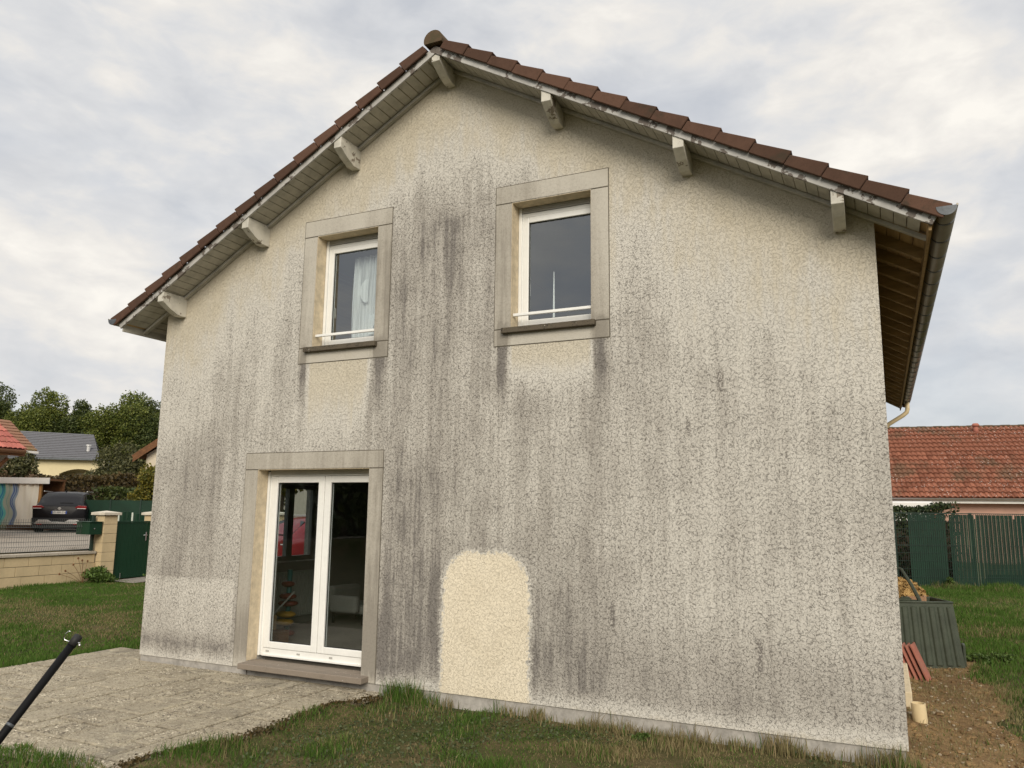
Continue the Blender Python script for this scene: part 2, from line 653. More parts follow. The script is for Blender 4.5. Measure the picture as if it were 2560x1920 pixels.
M['zinc'] = zinc()
M['zincdark'] = simple('dark_zinc', (0.10, 0.11, 0.12), 0.5, 0.2, 5, 0.5, 0.5)
M['pvc'] = simple('white_pvc_frame', (0.80, 0.80, 0.77), 0.32, 0.03, 3.0, 0.5)
M['pvccream'] = simple('cream_pvc_pipe', (0.62, 0.50, 0.30), 0.4, 0.06, 3.0, 0.45)
M['shutter'] = simple('shutter_slats', (0.42, 0.41, 0.38), 0.55, 0.06, 3)
M['gasket'] = simple('black_gasket', (0.02, 0.02, 0.02), 0.6, 0.1, 3)


def sill_mat(name, a, b, dark):
    g = G(name, 0.9, 0.2)
    p = g.pos()
    n = g.noise(p, 8, 5, .7)
    n2 = g.noise(p, 120, 2, .6)
    c = g.mix(a, b, n)
    c = g.mix(c, dark, g.sm(n2 * .5 + n * .5, .5, .62))
    wn_ = g.voro(p, 24)
    c = g.mix(c, (.6, .58, .52), (1.0 - g.sm(wn_, .10, .14)) * g.sm(g.noise(p, 4, 2), .52, .62))
    return g.out(c, .9, g.bump(n2 + n, .5, .004))


M['doorsill'] = sill_mat('door_sill_stone', (0.215, 0.18, 0.145), (0.26, 0.22, 0.18), (0.19, 0.16, 0.13))
M['sill'] = sill_mat('mossy_window_sill', (0.085, 0.07, 0.052), (0.14, 0.118, 0.085), (0.04, 0.034, 0.028))


def glass(name, ior=1.75, tint=(0.92, 0.95, 0.95)):
    m = bpy.data.materials.new(name)
    m.use_nodes = True
    t = m.node_tree
    t.nodes.clear()
    o = t.nodes.new('ShaderNodeOutputMaterial')
    mxx = t.nodes.new('ShaderNodeMixShader')
    tr = t.nodes.new('ShaderNodeBsdfTransparent')
    tr.inputs[0].default_value = tint + (1,)
    gl = t.nodes.new('ShaderNodeBsdfGlossy')
    gl.inputs['Roughness'].default_value = 0.015
    gl.inputs['Color'].default_value = (0.9, 0.95, 1.0, 1)
    fr = t.nodes.new('ShaderNodeFresnel')
    fr.inputs[0].default_value = ior
    ge = t.nodes.new('ShaderNodeNewGeometry')
    inv = t.nodes.new('ShaderNodeMath')
    inv.operation = 'SUBTRACT'
    inv.inputs[0].default_value = 1.0
    t.links.new(ge.outputs['Backfacing'], inv.inputs[1])
    mu = t.nodes.new('ShaderNodeMath')
    mu.operation = 'MULTIPLY'
    t.links.new(fr.outputs[0], mu.inputs[0])
    t.links.new(inv.outputs[0], mu.inputs[1])
    t.links.new(mu.outputs[0], mxx.inputs[0])
    t.links.new(tr.outputs[0], mxx.inputs[1])
    t.links.new(gl.outputs[0], mxx.inputs[2])
    t.links.new(mxx.outputs[0], o.inputs[0])
    return m


M['glass'] = glass('window_glass', 2.5)
M['doorglass'] = glass('door_glass', 1.75)
M['carglass'] = simple('car_glass', (0.008, 0.009, 0.01), 0.08, 0.0, 2, 0.25)


def slab_mat():
    g = G('weathered_paving_slab', 0.95, 0.15)
    p = g.pos()
    x, y, z = g.sep(p)
    n = g.noise(p, 1.3, 4, .6)
    n1 = g.noise(p, 6, 4, .65)
    gr = g.noise(p, 55, 4, .7)
    ag = g.voro(g.vadd(p, g.scale(g.noise(p, 40, 2, .5, color=True), 0.02)), 42)
    g2 = g.noise(p, 19, 6, .8)
    c = g.mix((0.30, 0.258, 0.19), (0.50, 0.44, 0.33), g.sm(gr * .5 + n1 * .3 + g.orand() * .10 + g2 * .2, .38, .66))
    c = g.mix(c, (0.105, 0.092, 0.075), g.sm(g2, .53, .64) * 0.8)
    c = g.mix(c, (0.12, 0.105, 0.085), g.sm(gr, .56, .68) * 0.7)
    c = g.mix(c, (0.64, 0.585, 0.46), (1.0 - g.sm(g2, .36, .45)) * .8)
    c = g.mix(c, (0.64, 0.585, 0.46), (1.0 - g.sm(ag, .10, .28)) * g.sm(n1, .36, .54) * 0.9)
    c = g.mix(c, (0.60, 0.53, 0.385), g.sm(n1 * .55 + n * .25 + g2 * .2, .56, .61) * .8)
    c = g.mix(c, (0.17, 0.16, 0.14), g.sm(n, .55, .72) * .45)
    return g.out(c, .95, g.bump(gr * .8 + ag * .6 + g2 * 1.6 + n1 * .8, 1.0, .02))


M['slab'] = slab_mat()


def ground_mat(name, cols, sc=(0.8, 6, 60), bump=.8):
    g = G(name, 1.0, 0.1)
    p = g.pos()
    a = g.noise(p, sc[0], 4, .6)
    b = g.noise(p, sc[1], 4, .65)
    c_ = g.noise(p, sc[2], 3, .7)
    c = g.mix(cols[0], cols[1], g.sm(b * .6 + a * .4, .38, .62))
    c = g.mix(c, cols[2], g.sm(c_ * .6 + b * .4, .5, .66))
    return g.out(c, 1.0, g.bump(c_ + b * 2, bump, .02))


M['lawn'] = ground_mat('lawn_soil', [(0.045, 0.056, 0.018), (0.09, 0.072, 0.034), (0.15, 0.115, 0.06)], (0.5, 3, 40))
M['earth'] = ground_mat('bare_earth', [(0.15, 0.095, 0.048), (0.31, 0.205, 0.10), (0.085, 0.055, 0.03)], (1.4, 7, 55))
M['street'] = ground_mat('grey_street', [(0.25, 0.22, 0.185), (0.31, 0.275, 0.23), (0.21, 0.185, 0.155)], (0.4, 3, 50), .3)
M['gravel'] = ground_mat('gate_threshold', [(0.22, 0.20, 0.175), (0.30, 0.27, 0.235), (0.14, 0.125, 0.11)], (1, 9, 45), .8)


def grass_mat(name, g1, g2, dry1, dry2):
    g = G(name, 0.75, 0.2)
    i = g.island()
    d = g.attr('dry')
    c = g.mix(g.mix(g1, g2, i), g.mix(dry1, dry2, i), d)
    tr = g.n('ShaderNodeBsdfTranslucent')
    g.put(c, tr.inputs[0])
    mxs = g.n('ShaderNodeMixShader')
    mxs.inputs[0].default_value = 0.25
    g.nt.links.new(g.b.outputs[0], mxs.inputs[1])
    g.nt.links.new(tr.outputs[0], mxs.inputs[2])
    g.put(c, g.b.inputs['Base Color'])
    o = [n for n in g.nt.nodes if n.type == 'OUTPUT_MATERIAL'][0]
    g.nt.links.new(mxs.outputs[0], o.inputs[0])
    return g.mat


M['grass'] = grass_mat('lawn_grass', (0.040, 0.088, 0.012), (0.100, 0.175, 0.030), (0.175, 0.13, 0.065), (0.34, 0.26, 0.145))


def leaf_mat(name, a, b, tl=0.25):
    g = G(name, 0.55, 0.3)
    i = g.island()
    n = g.noise(g.pos(), 0.9, 3, .6)
    c = g.mix(a, b, g.sm(i * .55 + n * .45, .25, .75))
    tr = g.n('ShaderNodeBsdfTranslucent')
    g.put(c, tr.inputs[0])
    mxs = g.n('ShaderNodeMixShader')
    mxs.inputs[0].default_value = tl
    g.nt.links.new(g.b.outputs[0], mxs.inputs[1])
    g.nt.links.new(tr.outputs[0], mxs.inputs[2])
    g.put(c, g.b.inputs['Base Color'])
    o = [q for q in g.nt.nodes if q.type == 'OUTPUT_MATERIAL'][0]
    g.nt.links.new(mxs.outputs[0], o.inputs[0])
    return g.mat


M['leaf_mid'] = leaf_mat('mid_green_leaves', (0.065, 0.092, 0.016), (0.175, 0.195, 0.04))
M['leaf_dark'] = leaf_mat('dark_green_leaves', (0.035, 0.055, 0.014), (0.095, 0.115, 0.03))
M['leaf_olive'] = leaf_mat('olive_shrub_leaves', (0.045, 0.05, 0.018), (0.12, 0.118, 0.045))
M['leaf_gold'] = leaf_mat('golden_green_leaves', (0.075, 0.085, 0.014), (0.24, 0.20, 0.035))
M['leaf_brown'] = leaf_mat('russet_hedge_leaves', (0.045, 0.035, 0.014), (0.115, 0.08, 0.03))
M['leaf_pink'] = leaf_mat('faded_pinkish_shrub', (0.10, 0.07, 0.035), (0.27, 0.18, 0.115))
M['leaf_hedge'] = leaf_mat('conifer_hedge_leaves', (0.018, 0.030, 0.012), (0.05, 0.07, 0.02))
M['leaf_weed'] = leaf_mat('weed_leaves', (0.05, 0.085, 0.016), (0.105, 0.165, 0.035))
M['leaf_clover'] = leaf_mat('ground_weed_leaves', (0.055, 0.075, 0.032), (0.105, 0.125, 0.055))
M['bark'] = simple('bark', (0.075, 0.055, 0.038), .95, .25, 8, bump=.6)
M['block'] = simple('sand_coloured_block', (0.53, 0.42, 0.255), .9, .06, 2.5, bump=.3)
M['coping'] = simple('grey_coping', (0.40, 0.355, 0.29), .9, .10, 3, bump=.3)
M['cap'] = simple('stone_cap', (0.56, 0.51, 0.42), .9, .08, 5, bump=.3)
M['mortar'] = simple('grey_mortar', (0.30, 0.265, 0.21), .95, .1, 9)
M['green'] = simple('dark_green_lacquer', (0.006, 0.034, 0.016), .45, .06, 2, .3)
M['greenmat'] = simple('dark_green_plastic', (0.006, 0.029, 0.016), .6, .12, 2, .3)
M['greenwire'] = simple('dark_green_wire', (0.012, 0.03, 0.022), .5, .1, 4, .4)
M['wire'] = simple('grey_green_wire', (0.045, 0.055, 0.05), .45, .1, 4, .5)
M['palegreen'] = simple('sun_bleached_plastic', (0.085, 0.105, 0.07), .6, .2, 2, .35)
M['lightpicket'] = simple('pale_picket', (0.62, 0.66, 0.58), .5, .05, 2)
M['black'] = simple('black_powder_coat', (0.004, 0.004, 0.0045), .6, .1, 6, .15)
M['chrome'] = simple('galvanised_steel', (0.70, 0.70, 0.70), .22, .05, 6, .5, 1.0)
M['steel'] = simple('brushed_steel', (0.55, 0.56, 0.56), .35, .05, 6, .5, .9)
M['yellowplaster'] = simple('yellow_plaster', (0.68, 0.59, 0.37), .9, .05, .6)
M['pinkplaster'] = simple('pink_plaster', (0.50, 0.31, 0.24), .9, .06, .7)
M['creamplaster'] = simple('cream_plaster', (0.62, 0.55, 0.43), .9, .06, .7)
M['whitepanel'] = simple('white_panel', (0.72, 0.70, 0.66), .6, .04, 1)
M['orangewood'] = simple('orange_wood_wall', (0.42, 0.22, 0.08), .7, .1, 4)
M['rubber'] = simple('tyre_rubber', (0.012, 0.012, 0.012), .8, .1, 8)
M['trimblack'] = simple('black_bumper', (0.015, 0.015, 0.016), .6, .1, 8)
M['darkpaint'] = simple('dark_car_paint', (0.010, 0.0095, 0.011), .34, .05, 2, .15)
M['redpaint'] = simple('red_car_paint', (0.20, 0.010, 0.016), .2, .04, 2, .55)
M['silver'] = simple('silver_trim', (0.58, 0.57, 0.55), .3, .04, 3, .5, .6)
M['redlamp'] = simple('red_lamp_lens', (0.22, 0.012, 0.014), .15, .08, 8, .6)
M['whitelamp'] = simple('clear_lamp_lens', (0.72, 0.70, 0.68), .2, .05, 8, .6)
M['plate'] = simple('number_plate_white', (0.72, 0.71, 0.68), .5, .03, 4)
M['plateblue'] = simple('number_plate_blue', (0.03, 0.07, 0.32), .5, .03, 4)
M['ink'] = simple('black_lettering', (0.012, 0.012, 0.014), .6, 0, 4)
M['compost'] = simple('grey_green_compost_plastic', (0.046, 0.056, 0.038), .55, .14, 5, .35)
M['compostin'] = simple('dark_compost_inside', (0.02, 0.02, 0.016), .8, .2, 5)
M['straw'] = ground_mat('straw', [(0.30, 0.19, 0.075), (0.52, 0.34, 0.14), (0.16, 0.09, 0.03)], (3, 14, 70), .8)
M['planks'] = wood('old_plank', (0.28, 0.16, 0.09), (0.42, 0.26, 0.16), 0)
M['stone'] = simple('pale_pebble', (0.30, 0.245, 0.17), .9, .25, 20, bump=.3)
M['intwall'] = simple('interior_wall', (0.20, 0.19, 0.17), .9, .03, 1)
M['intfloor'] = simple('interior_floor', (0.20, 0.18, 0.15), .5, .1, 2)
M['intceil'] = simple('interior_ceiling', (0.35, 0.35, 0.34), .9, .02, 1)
M['intframe'] = simple('inner_window_frame', (0.16, 0.16, 0.155), .5, .05, 2)  # dark grey carries the shade of a frame seen against the light
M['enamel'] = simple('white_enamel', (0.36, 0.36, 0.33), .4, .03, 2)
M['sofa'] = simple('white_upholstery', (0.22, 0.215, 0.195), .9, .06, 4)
M['toyred'] = simple('red_toy_plastic', (0.12, 0.016, 0.010), .4, .05, 4)
M['toyyel'] = simple('yellow_toy_plastic', (0.34, 0.19, 0.02), .4, .05, 4)
M['toyteal'] = simple('teal_toy_plastic', (0.012, 0.09, 0.09), .4, .05, 4)
M['card'] = simple('cardboard', (0.42, 0.28, 0.14), .85, .08, 4)
M['blue'] = simple('blue_plastic', (0.03, 0.14, 0.30), .5, .05, 4)


def sheer():
    g = G('sheer_white_curtain', 0.9, 0.1)
    p = g.pos()
    x, y, z = g.sep(p)
    st = g.noise(g.vec(x * 40, y * 40, z * .6), 1, 2, .5)
    g.put((0.85, 0.86, 0.86), g.b.inputs['Base Color'])
    tr = g.n('ShaderNodeBsdfTransparent')
    mxs = g.n('ShaderNodeMixShader')
    g.put(g.sm(st, .3, .7, .50, .80), mxs.inputs[0])
    g.nt.links.new(tr.outputs[0], mxs.inputs[1])
    g.nt.links.new(g.b.outputs[0], mxs.inputs[2])
    o = [q for q in g.nt.nodes if q.type == 'OUTPUT_MATERIAL'][0]
    g.nt.links.new(mxs.outputs[0], o.inputs[0])
    return g.mat


M['sheer'] = sheer()
M['ornament'] = simple('white_paper_ornament', (0.85, 0.85, 0.84), .9, .02, 4)


def wave_mat():
    """printed cloth: teal and blue waves on white (a = 0..1 across, from the left)"""
    g = G('wave_printed_cloth', 0.9, 0.1)
    a = g.attr('across')
    p = g.pos()
    x, y, z = g.sep(p)
    wob = g.m('SINE', z * 7.5) * 0.03 + g.m('SINE', z * 3.1 + 1.0) * 0.022
    t = a + wob
    c = g.mix((0.13, 0.45, 0.40), (0.20, 0.52, 0.45), g.noise(p, 3, 2))
    c = g.mix(c, (0.42, 0.45, 0.36), g.sm(t, 0.26, 0.275))
    c = g.mix(c, (0.30, 0.36, 0.42), g.sm(t, 0.415, 0.425))
    c = g.mix(c, (0.80, 0.75, 0.64), g.sm(t, 0.535, 0.545))
    for q, wd, cc in ((0.175, .018, (0.06, 0.24, 0.40)), (0.215, .012, (0.06, 0.24, 0.40)), (0.06, .012, (0.10, 0.36, 0.42)), (0.45, .014, (0.10, 0.15, 0.30)),
                      (0.485, .010, (0.10, 0.15, 0.30)), (0.34, .012, (0.30, 0.40, 0.34)), (0.01, .02, (0.08, 0.3, 0.38))):
        c = g.mix(c, cc, 1.0 - g.sm((t - q).abs(), wd * .6, wd))
    return g.out(c, .9)


M['wave'] = wave_mat()

# ------------------------------------------------------------------ ground


def gh(x, y):
    x = np.asarray(x, float)
    y = np.asarray(y, float)
    h = np.full(np.broadcast(x, y).shape, -0.13)
    h = h + 0.235 * sst(-x, 0.9, 7.6)
    h = h - 0.05 * sst(x, 8.3, 8.8) * (1 - sst(y, 5, 12)) + 0.09 * sst(x, 8.0, 8.4) * sst(y, 4, 15)
    h = h + 0.69 * sst(-x, 7.80, 7.92)
    h = h + 2.2 * sst(-x, 24, 55) + 0.5 * sst(y, 40, 120)
    h = h + 0.012 * np.sin(x * 2.1 + 1.3) * np.sin(y * 2.7) + 0.008 * np.sin(x * 5.3) * np.cos(y * 4.1 + .5)
    return h


xs = np.unique(np.round(np.concatenate([-np.geomspace(60, 900, 12), np.linspace(-60, -9, 52), np.linspace(-9, -7, 26), np.linspace(-7, 12, 110), np.linspace(12, 60, 49), np.geomspace(60, 900, 12)]), 4))
ys = np.unique(np.round(np.concatenate([-np.geomspace(40, 900, 12), np.linspace(-40, -6, 35), np.linspace(-6, 7, 80), np.linspace(7, 60, 54), np.geomspace(60, 900, 12)]), 4))
X, Y = np.meshgrid(xs, ys)
Z = gh(X, Y)
nx, ny = len(xs), len(ys)
idx = np.arange(nx * ny).reshape(ny, nx)
F4 = np.stack([idx[:-1, :-1].ravel(), idx[:-1, 1:].ravel(), idx[1:, 1:].ravel(), idx[1:, :-1].ravel()], 1)
me = fastmesh('lawn', np.stack([X.ravel(), Y.ravel(), Z.ravel()], 1), [F4], M['lawn'], smooth=True)
lawn = bpy.data.objects.new('lawn', me)
COL.objects.link(lawn)
tag(lawn, 'short patchy lawn around the house', None, None, 'structure')


def sheet(name, x0, x1, y0, y1, nx, ny, dz, mat, label, wob=0.0):
    xs = np.linspace(x0, x1, nx)
    ys = np.linspace(y0, y1, ny)
    X, Y = np.meshgrid(xs, ys)
    if wob:
        X = X + wob * (np.sin(Y * 2.3) + .6 * np.sin(Y * 5.1 + 1) + .35 * np.sin(Y * 11.7)) * ((X - x0) / (x1 - x0))
    Z = gh(X, Y) + dz
    i = np.arange(nx * ny).reshape(ny, nx)
    F = np.stack([i[:-1, :-1].ravel(), i[:-1, 1:].ravel(), i[1:, 1:].ravel(), i[1:, :-1].ravel()], 1)
    o = bpy.data.objects.new(name, fastmesh(name, np.stack([X.ravel(), Y.ravel(), Z.ravel()], 1), [F], mat, smooth=True))
    COL.objects.link(o)
    tag(o, label, None, None, 'structure')
    return o


sheet('street', -23.5, -7.96, -25, 45, 40, 60, 0.02, M['street'], 'grey street behind the low block wall')
sheet('bare_earth', 8.30, 9.32, -0.7, 5.6, 30, 90, 0.016, M['earth'], 'strip of bare stony earth beside the house', 0.09)
sheet('path', -7.55, -6.7, 5.35, 6.9, 10, 14, 0.03, M['gravel'], 'grey concrete threshold in front of the green gate')

# ------------------------------------------------------------------ the house
HW, HD = 8.37, 11.0
house = empty('house', (0, 0, 0), 0, 'two-storey gabled house with grey-stained cream roughcast and brown tiled roof', 'house')
LINE = lambda x: RZ - SL * abs(x - RIDGE_X)
WTOP = lambda x: LINE(x) + 0.05
D0 = (1.703, 3.279, 0.0, 2.22)
W1 = (2.399, 3.268, 3.60, 4.975)
W2 = (4.956, 5.830, 3.60, 4.975)


def slab_with_holes(name, outer, holes, to3, t0, t1, mats, parent, mi_reveal=0):
    """flat wall polygon with openings, given thickness"""
    loops = [[Vector((u, w, 0)) for u, w in L] for L in [outer] + holes]
    tri = tessellate_polygon(loops)
    pts = [p for L in [outer] + holes for p in L]
    n = len(pts)
    v = [to3(u, w, t0) for u, w in pts] + [to3(u, w, t1) for u, w in pts]
    mb = MB()
    f = [tuple(t) for t in tri] + [tuple(i + n for i in reversed(t)) for t in tri]
    mb.add(v, f)
    b = 0
    for L in [outer] + holes:
        m = len(L)
        mb.add([], [])
        for i in range(m):
            mb.F.append((b + i, b + (i + 1) % m, n + b + (i + 1) % m, n + b + i))
            mb.I.append(0)
        b += m
    o = mb.build(name, mats, parent)
    bm_fix(o)
    return o


def bm_fix(o):
    import bmesh
    bm = bmesh.new()
    bm.from_mesh(o.data)
    bmesh.ops.recalc_face_normals(bm, faces=bm.faces)
    bm.to_mesh(o.data)
    bm.free()


rect = lambda a: [(a[0], a[2]), (a[1], a[2]), (a[1], a[3]), (a[0], a[3])]
outer = [(0, 0), (D0[0], 0), (D0[0], D0[3]), (D0[1], D0[3]), (D0[1], 0), (HW, 0), (HW, WTOP(HW)), (RIDGE_X, WTOP(RIDGE_X)), (0, WTOP(0))]
slab_with_holes('gable_wall', outer, [rect(W1), rect(W2)], lambda u, w, t: (u, t, w), 0.0, 0.30, M['render'], house)
b = MB()
b.box(0.0, 0.30, 0.302, 1.90, 0, WTOP(0)).box(0.0, 0.30, 2.92, HD - .302, 0, WTOP(0)).box(0.0, 0.30, 1.90, 2.92, 0, 1.0).box(0.0, 0.30, 1.90, 2.92, 2.13, WTOP(0))
b.build('side_wall', M['render'], house)
MB().box(HW - .30, HW, 0.302, HD - .302, 0, WTOP(HW)).build('side_wall', M['render'], house)
MB().extr([(0, 0), (HW, 0), (HW, WTOP(HW)), (RIDGE_X, WTOP(RIDGE_X)), (0, WTOP(0))], 'y', HD - .30, HD).build('gable_wall', M['render'], house)
# plinth set back a little under the render edge
b = MB()
b.box(0.012, D0[0] - .002, 0.012, 0.29, -0.45, -0.003).box(D0[1] + .002, HW - 0.012, 0.012, 0.29, -0.45, -0.003).box(D0[0], D0[1], 0.03, 0.29, -0.45, 0.0)
b.box(0.012, 0.29, 0.292, HD - .02, -0.45, -0.003).box(HW - .29, HW - .012, 0.292, HD - .02, -0.45, -0.003)
b.build('plinth', M['plinth'], house)
# inside
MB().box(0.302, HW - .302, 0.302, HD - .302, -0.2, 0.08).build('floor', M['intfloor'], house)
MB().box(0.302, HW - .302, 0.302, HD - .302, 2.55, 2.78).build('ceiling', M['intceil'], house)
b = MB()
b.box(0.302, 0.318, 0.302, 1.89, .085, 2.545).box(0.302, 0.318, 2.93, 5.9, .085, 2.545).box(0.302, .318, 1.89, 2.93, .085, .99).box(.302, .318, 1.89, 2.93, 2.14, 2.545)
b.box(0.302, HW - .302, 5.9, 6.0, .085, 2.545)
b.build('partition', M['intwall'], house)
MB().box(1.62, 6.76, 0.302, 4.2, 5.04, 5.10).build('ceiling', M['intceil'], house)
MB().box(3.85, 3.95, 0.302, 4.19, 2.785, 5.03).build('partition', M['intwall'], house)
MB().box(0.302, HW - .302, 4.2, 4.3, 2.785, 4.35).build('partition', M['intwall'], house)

# opening surrounds: smooth render bands, 4 mm proud, open joints between the pieces
JT = 0.012


def surround(o, xl, xr, ztop, zlin, zjoint, zbot):
    s = MB().box(xl, xr, -0.0045, 0.05 - .1, zlin + JT / 2, ztop)
    # lintel
    par = empty('window_surround', (0, 0, 0))
    par.parent = house
    y0, y1 = -0.006, 0.0
    MB().box(xl, xr, y0, y1 - .0005, zlin + JT / 2, ztop).build('lintel', M['surround'], par, bevel=0.002)
    MB().box(xl, o[0], y0, y1 - .0005, zjoint + JT / 2, zlin - JT / 2).build('jamb', M['surround'], par, bevel=0.002)
    MB().box(o[1], xr, y0, y1 - .0005, zjoint + JT / 2, zlin - JT / 2).build('jamb', M['surround'], par, bevel=0.002)
    if zbot is not None:
        MB().box(xl, xr, y0, y1 - .0005, zbot, zjoint - JT / 2).build('apron', M['surround'], par, bevel=0.002)
    # incised outline, a dark open joint 10 mm wide cut around the band
    g = 0.009
    j = MB()
    d0 = -0.0012
    j.box(xl - g, xl, d0, -.0003, zjoint if zbot is None else zbot - g, ztop + g)
    j.box(xr, xr + g, d0, -.0003, zjoint if zbot is None else zbot - g, ztop + g)
    j.box(xl, xr, d0, -.0003, ztop, ztop + g)
    if zbot is not None:
        j.box(xl, xr, d0, -.0003, zbot - g, zbot)
        j.box(xl, xr, d0, -.0003, zjoint - JT / 2, zjoint + JT / 2)
    j.box(xl, o[0], d0, -.0003, zlin - JT / 2, zlin + JT / 2)
    j.box(o[1], xr, d0, -.0003, zlin - JT / 2, zlin + JT / 2)
    j.build('joint', M['joint'], par)
    return par


M['joint'] = simple('open_joint', (0.13, 0.115, 0.09), .95, .15, 9)
surround(D0, 1.517, 3.456, 2.407, 2.218, 0.0, None)
surround(W1, 2.215, 3.455, 5.170, 4.975, 3.622, 3.443)
surround(W2, 4.773, 6.012, 5.166, 4.975, 3.617, 3.445)
# cream reveal linings (never washed by rain): thin render skins on the jambs and head
for o_ in (D0, W1, W2):
    b = MB()
    zb = 0.075 if o_ is D0 else o_[2] + .03
    b.box(o_[0], o_[0] + .004, .001, .165, zb, o_[3]).box(o_[1] - .004, o_[1], .001, .165, zb, o_[3]).box(o_[0] + .004, o_[1] - .004, .001, .165, o_[3] - .004, o_[3])
    b.build('reveal', M.setdefault('reveal', simple('clean_cream_reveal', (0.62, 0.525, 0.375), .92, .12, 14, bump=.8)), house)


def ring(mb, x0, x1, z0, z1, w, ya, yb, wl=None, wr=None, wb=None, wt=None):
    wl = w if wl is None else wl
    wr = w if wr is None else wr
    wb = w if wb is None else wb
    wt = w if wt is None else wt
    mb.box(x0, x0 + wl, ya, yb, z0, z1).box(x1 - wr, x1, ya, yb, z0, z1)
    mb.box(x0 + wl, x1 - wr, ya, yb, z0, z0 + wb).box(x0 + wl, x1 - wr, ya, yb, z1 - wt, z1)
    return mb


def upper_window(o):
    x0, x1, z0, z1 = o
    z0 = z0 + 0.03
    x0 += .005
    x1 += .068          # the frame runs on behind the right-hand jamb
    f = MB()
    ring(f, x0, x1, z0, z1 - .065, 0.045, .185, .245)
    w = f.build('window', M['pvc'], house, bevel=.004)
    MB().box(x0, x0 + .034, .165, .183, z0, z1 - .005).build('shutter_rail', M['pvc'], w, bevel=.003)
    MB().box(x1 - .034, x1, .165, .183, z0, z1 - .005).build('shutter_rail', M['pvc'], w, bevel=.003)
    sb = MB()
    for k in range(3):
        sb.box(x0 + .036, x1 - .036, .176 - .0, .184, z1 - .062 + k * .02, z1 - .062 + k * .02 + .0185)
    sb.build('shutter', M['shutter'], w, bevel=.003)
    s = MB()
    ring(s, x0 + .047, x1 - .047, z0 + .047, z1 - .112, .062, .178, .236)
    so = s.build('sash', M['pvc'], w, bevel=.006)
    gk = MB()
    ring(gk, x0 + .1092, x1 - .1092, z0 + .1092, z1 - .1742, .006, .196, .206)
    gk.build('gasket', M['gasket'], w)
    MB().box(x0 + .109, x1 - .109, .207, .213, z0 + .109, z1 - .174).build('pane', M['glass'], w)
    h = MB().tube([(x0 + .085, .240, z0 + .52), (x0 + .085, .275, z0 + .52), (x0 + .085, .28, z0 + .40)], .009, 6)
    h.build('handle', M['pvc'], w, smooth=True)
    # flat guard rail between the reveals
    rb = MB().box(o[0] + .008, o[1] - .008, .035, .062, 3.755, 3.785)
    rb.build('guard_rail', M['pvc'], w, bevel=.004)
    MB().box(o[0] - .085, o[1] + .05, -.062, .16, 3.565, 3.622).build('window_sill', M['sill'], w, bevel=.006)
    return w


upper_window(W1)
upper_window(W2)

# patio door
x0, x1 = D0[0] + .005, D0[1] + .085
f = MB()
ring(f, x0, x1, .112, 2.195, .06, .185, .25, wb=.085, wt=.045)
f.box(x0 + .06, x1 - .06, .165, .184, .112, .135)
dr = f.build('patio_door', M['pvc'], house, bevel=.004)
MB().box(x0, x0 + .03, .165, .183, .112, 2.2).build('shutter_rail', M['pvc'], dr, bevel=.003)
MB().box(x1 - .03, x1, .165, .183, .136, 2.2).build('shutter_rail', M['pvc'], dr, bevel=.003)
MB().box(x0 + .032, x1 - .032, .172, .184, 2.165, 2.214).build('shutter', M['shutter'], dr, bevel=.003)
for a, c in ((x0 + .062, 2.541), (2.548, x1 - .062)):
    s = MB()
    ring(s, a, c, .200, 2.147, .085, .176, .238, wb=.072, wt=.075)
    s.build('sash', M['pvc'], dr, bevel=.007)
    g_ = MB()
    ring(g_, a + .0855, c - .0855, .2725, 2.0715, .006, .196, .206)
    g_.build('gasket', M['gasket'], dr)
    MB().box(a + .084, c - .084, .207, .213, .271, 2.073).build('pane', M['doorglass'], dr)
for xx in (1.84, 2.29, 2.74):
    MB().box(xx - .022, xx + .022, .176, .1845, .158, .176).build('drain_cap', M['shutter'], dr, bevel=.003)
MB().box(D0[0] + .002, D0[1] + .10, -.135, .005, .008, .070).box(D0[0] + .002, D0[1] - .002, .005, .18, .008, .0705).build('door_sill', M['doorsill'], dr, bevel=.008)
# window in the left wall of the ground floor, seen through the door
f = MB()
f.box(.12, .18, 1.90, 1.96, 1.0, 2.13).box(.12, .18, 2.86, 2.92, 1.0, 2.13).box(.12, .18, 1.96, 2.86, 1.0, 1.07).box(.12, .18, 1.96, 2.86, 2.07, 2.13).box(.11, .19, 2.30, 2.42, 1.07, 2.07)
iw = f.build('window', M['intframe'], house, bevel=.004)
MB().box(.147, .153, 1.955, 2.305, 1.065, 2.075).build('pane', M['glass'], iw)
MB().box(.147, .153, 2.415, 2.865, 1.065, 2.075).build('pane', M['glass'], iw)

# ---- roof
OV = 0.385
SLEN = math.hypot(1, SL)
cs, sn = 1 / SLEN, SL / SLEN


def slope_pt(side, s, t, y):
    """s metres down the slope from the apex of the bargeboard foot, t metres square to it"""
    x = RIDGE_X + side * (s * cs + t * sn)
    return (x, y, RZ - s * sn + t * cs)


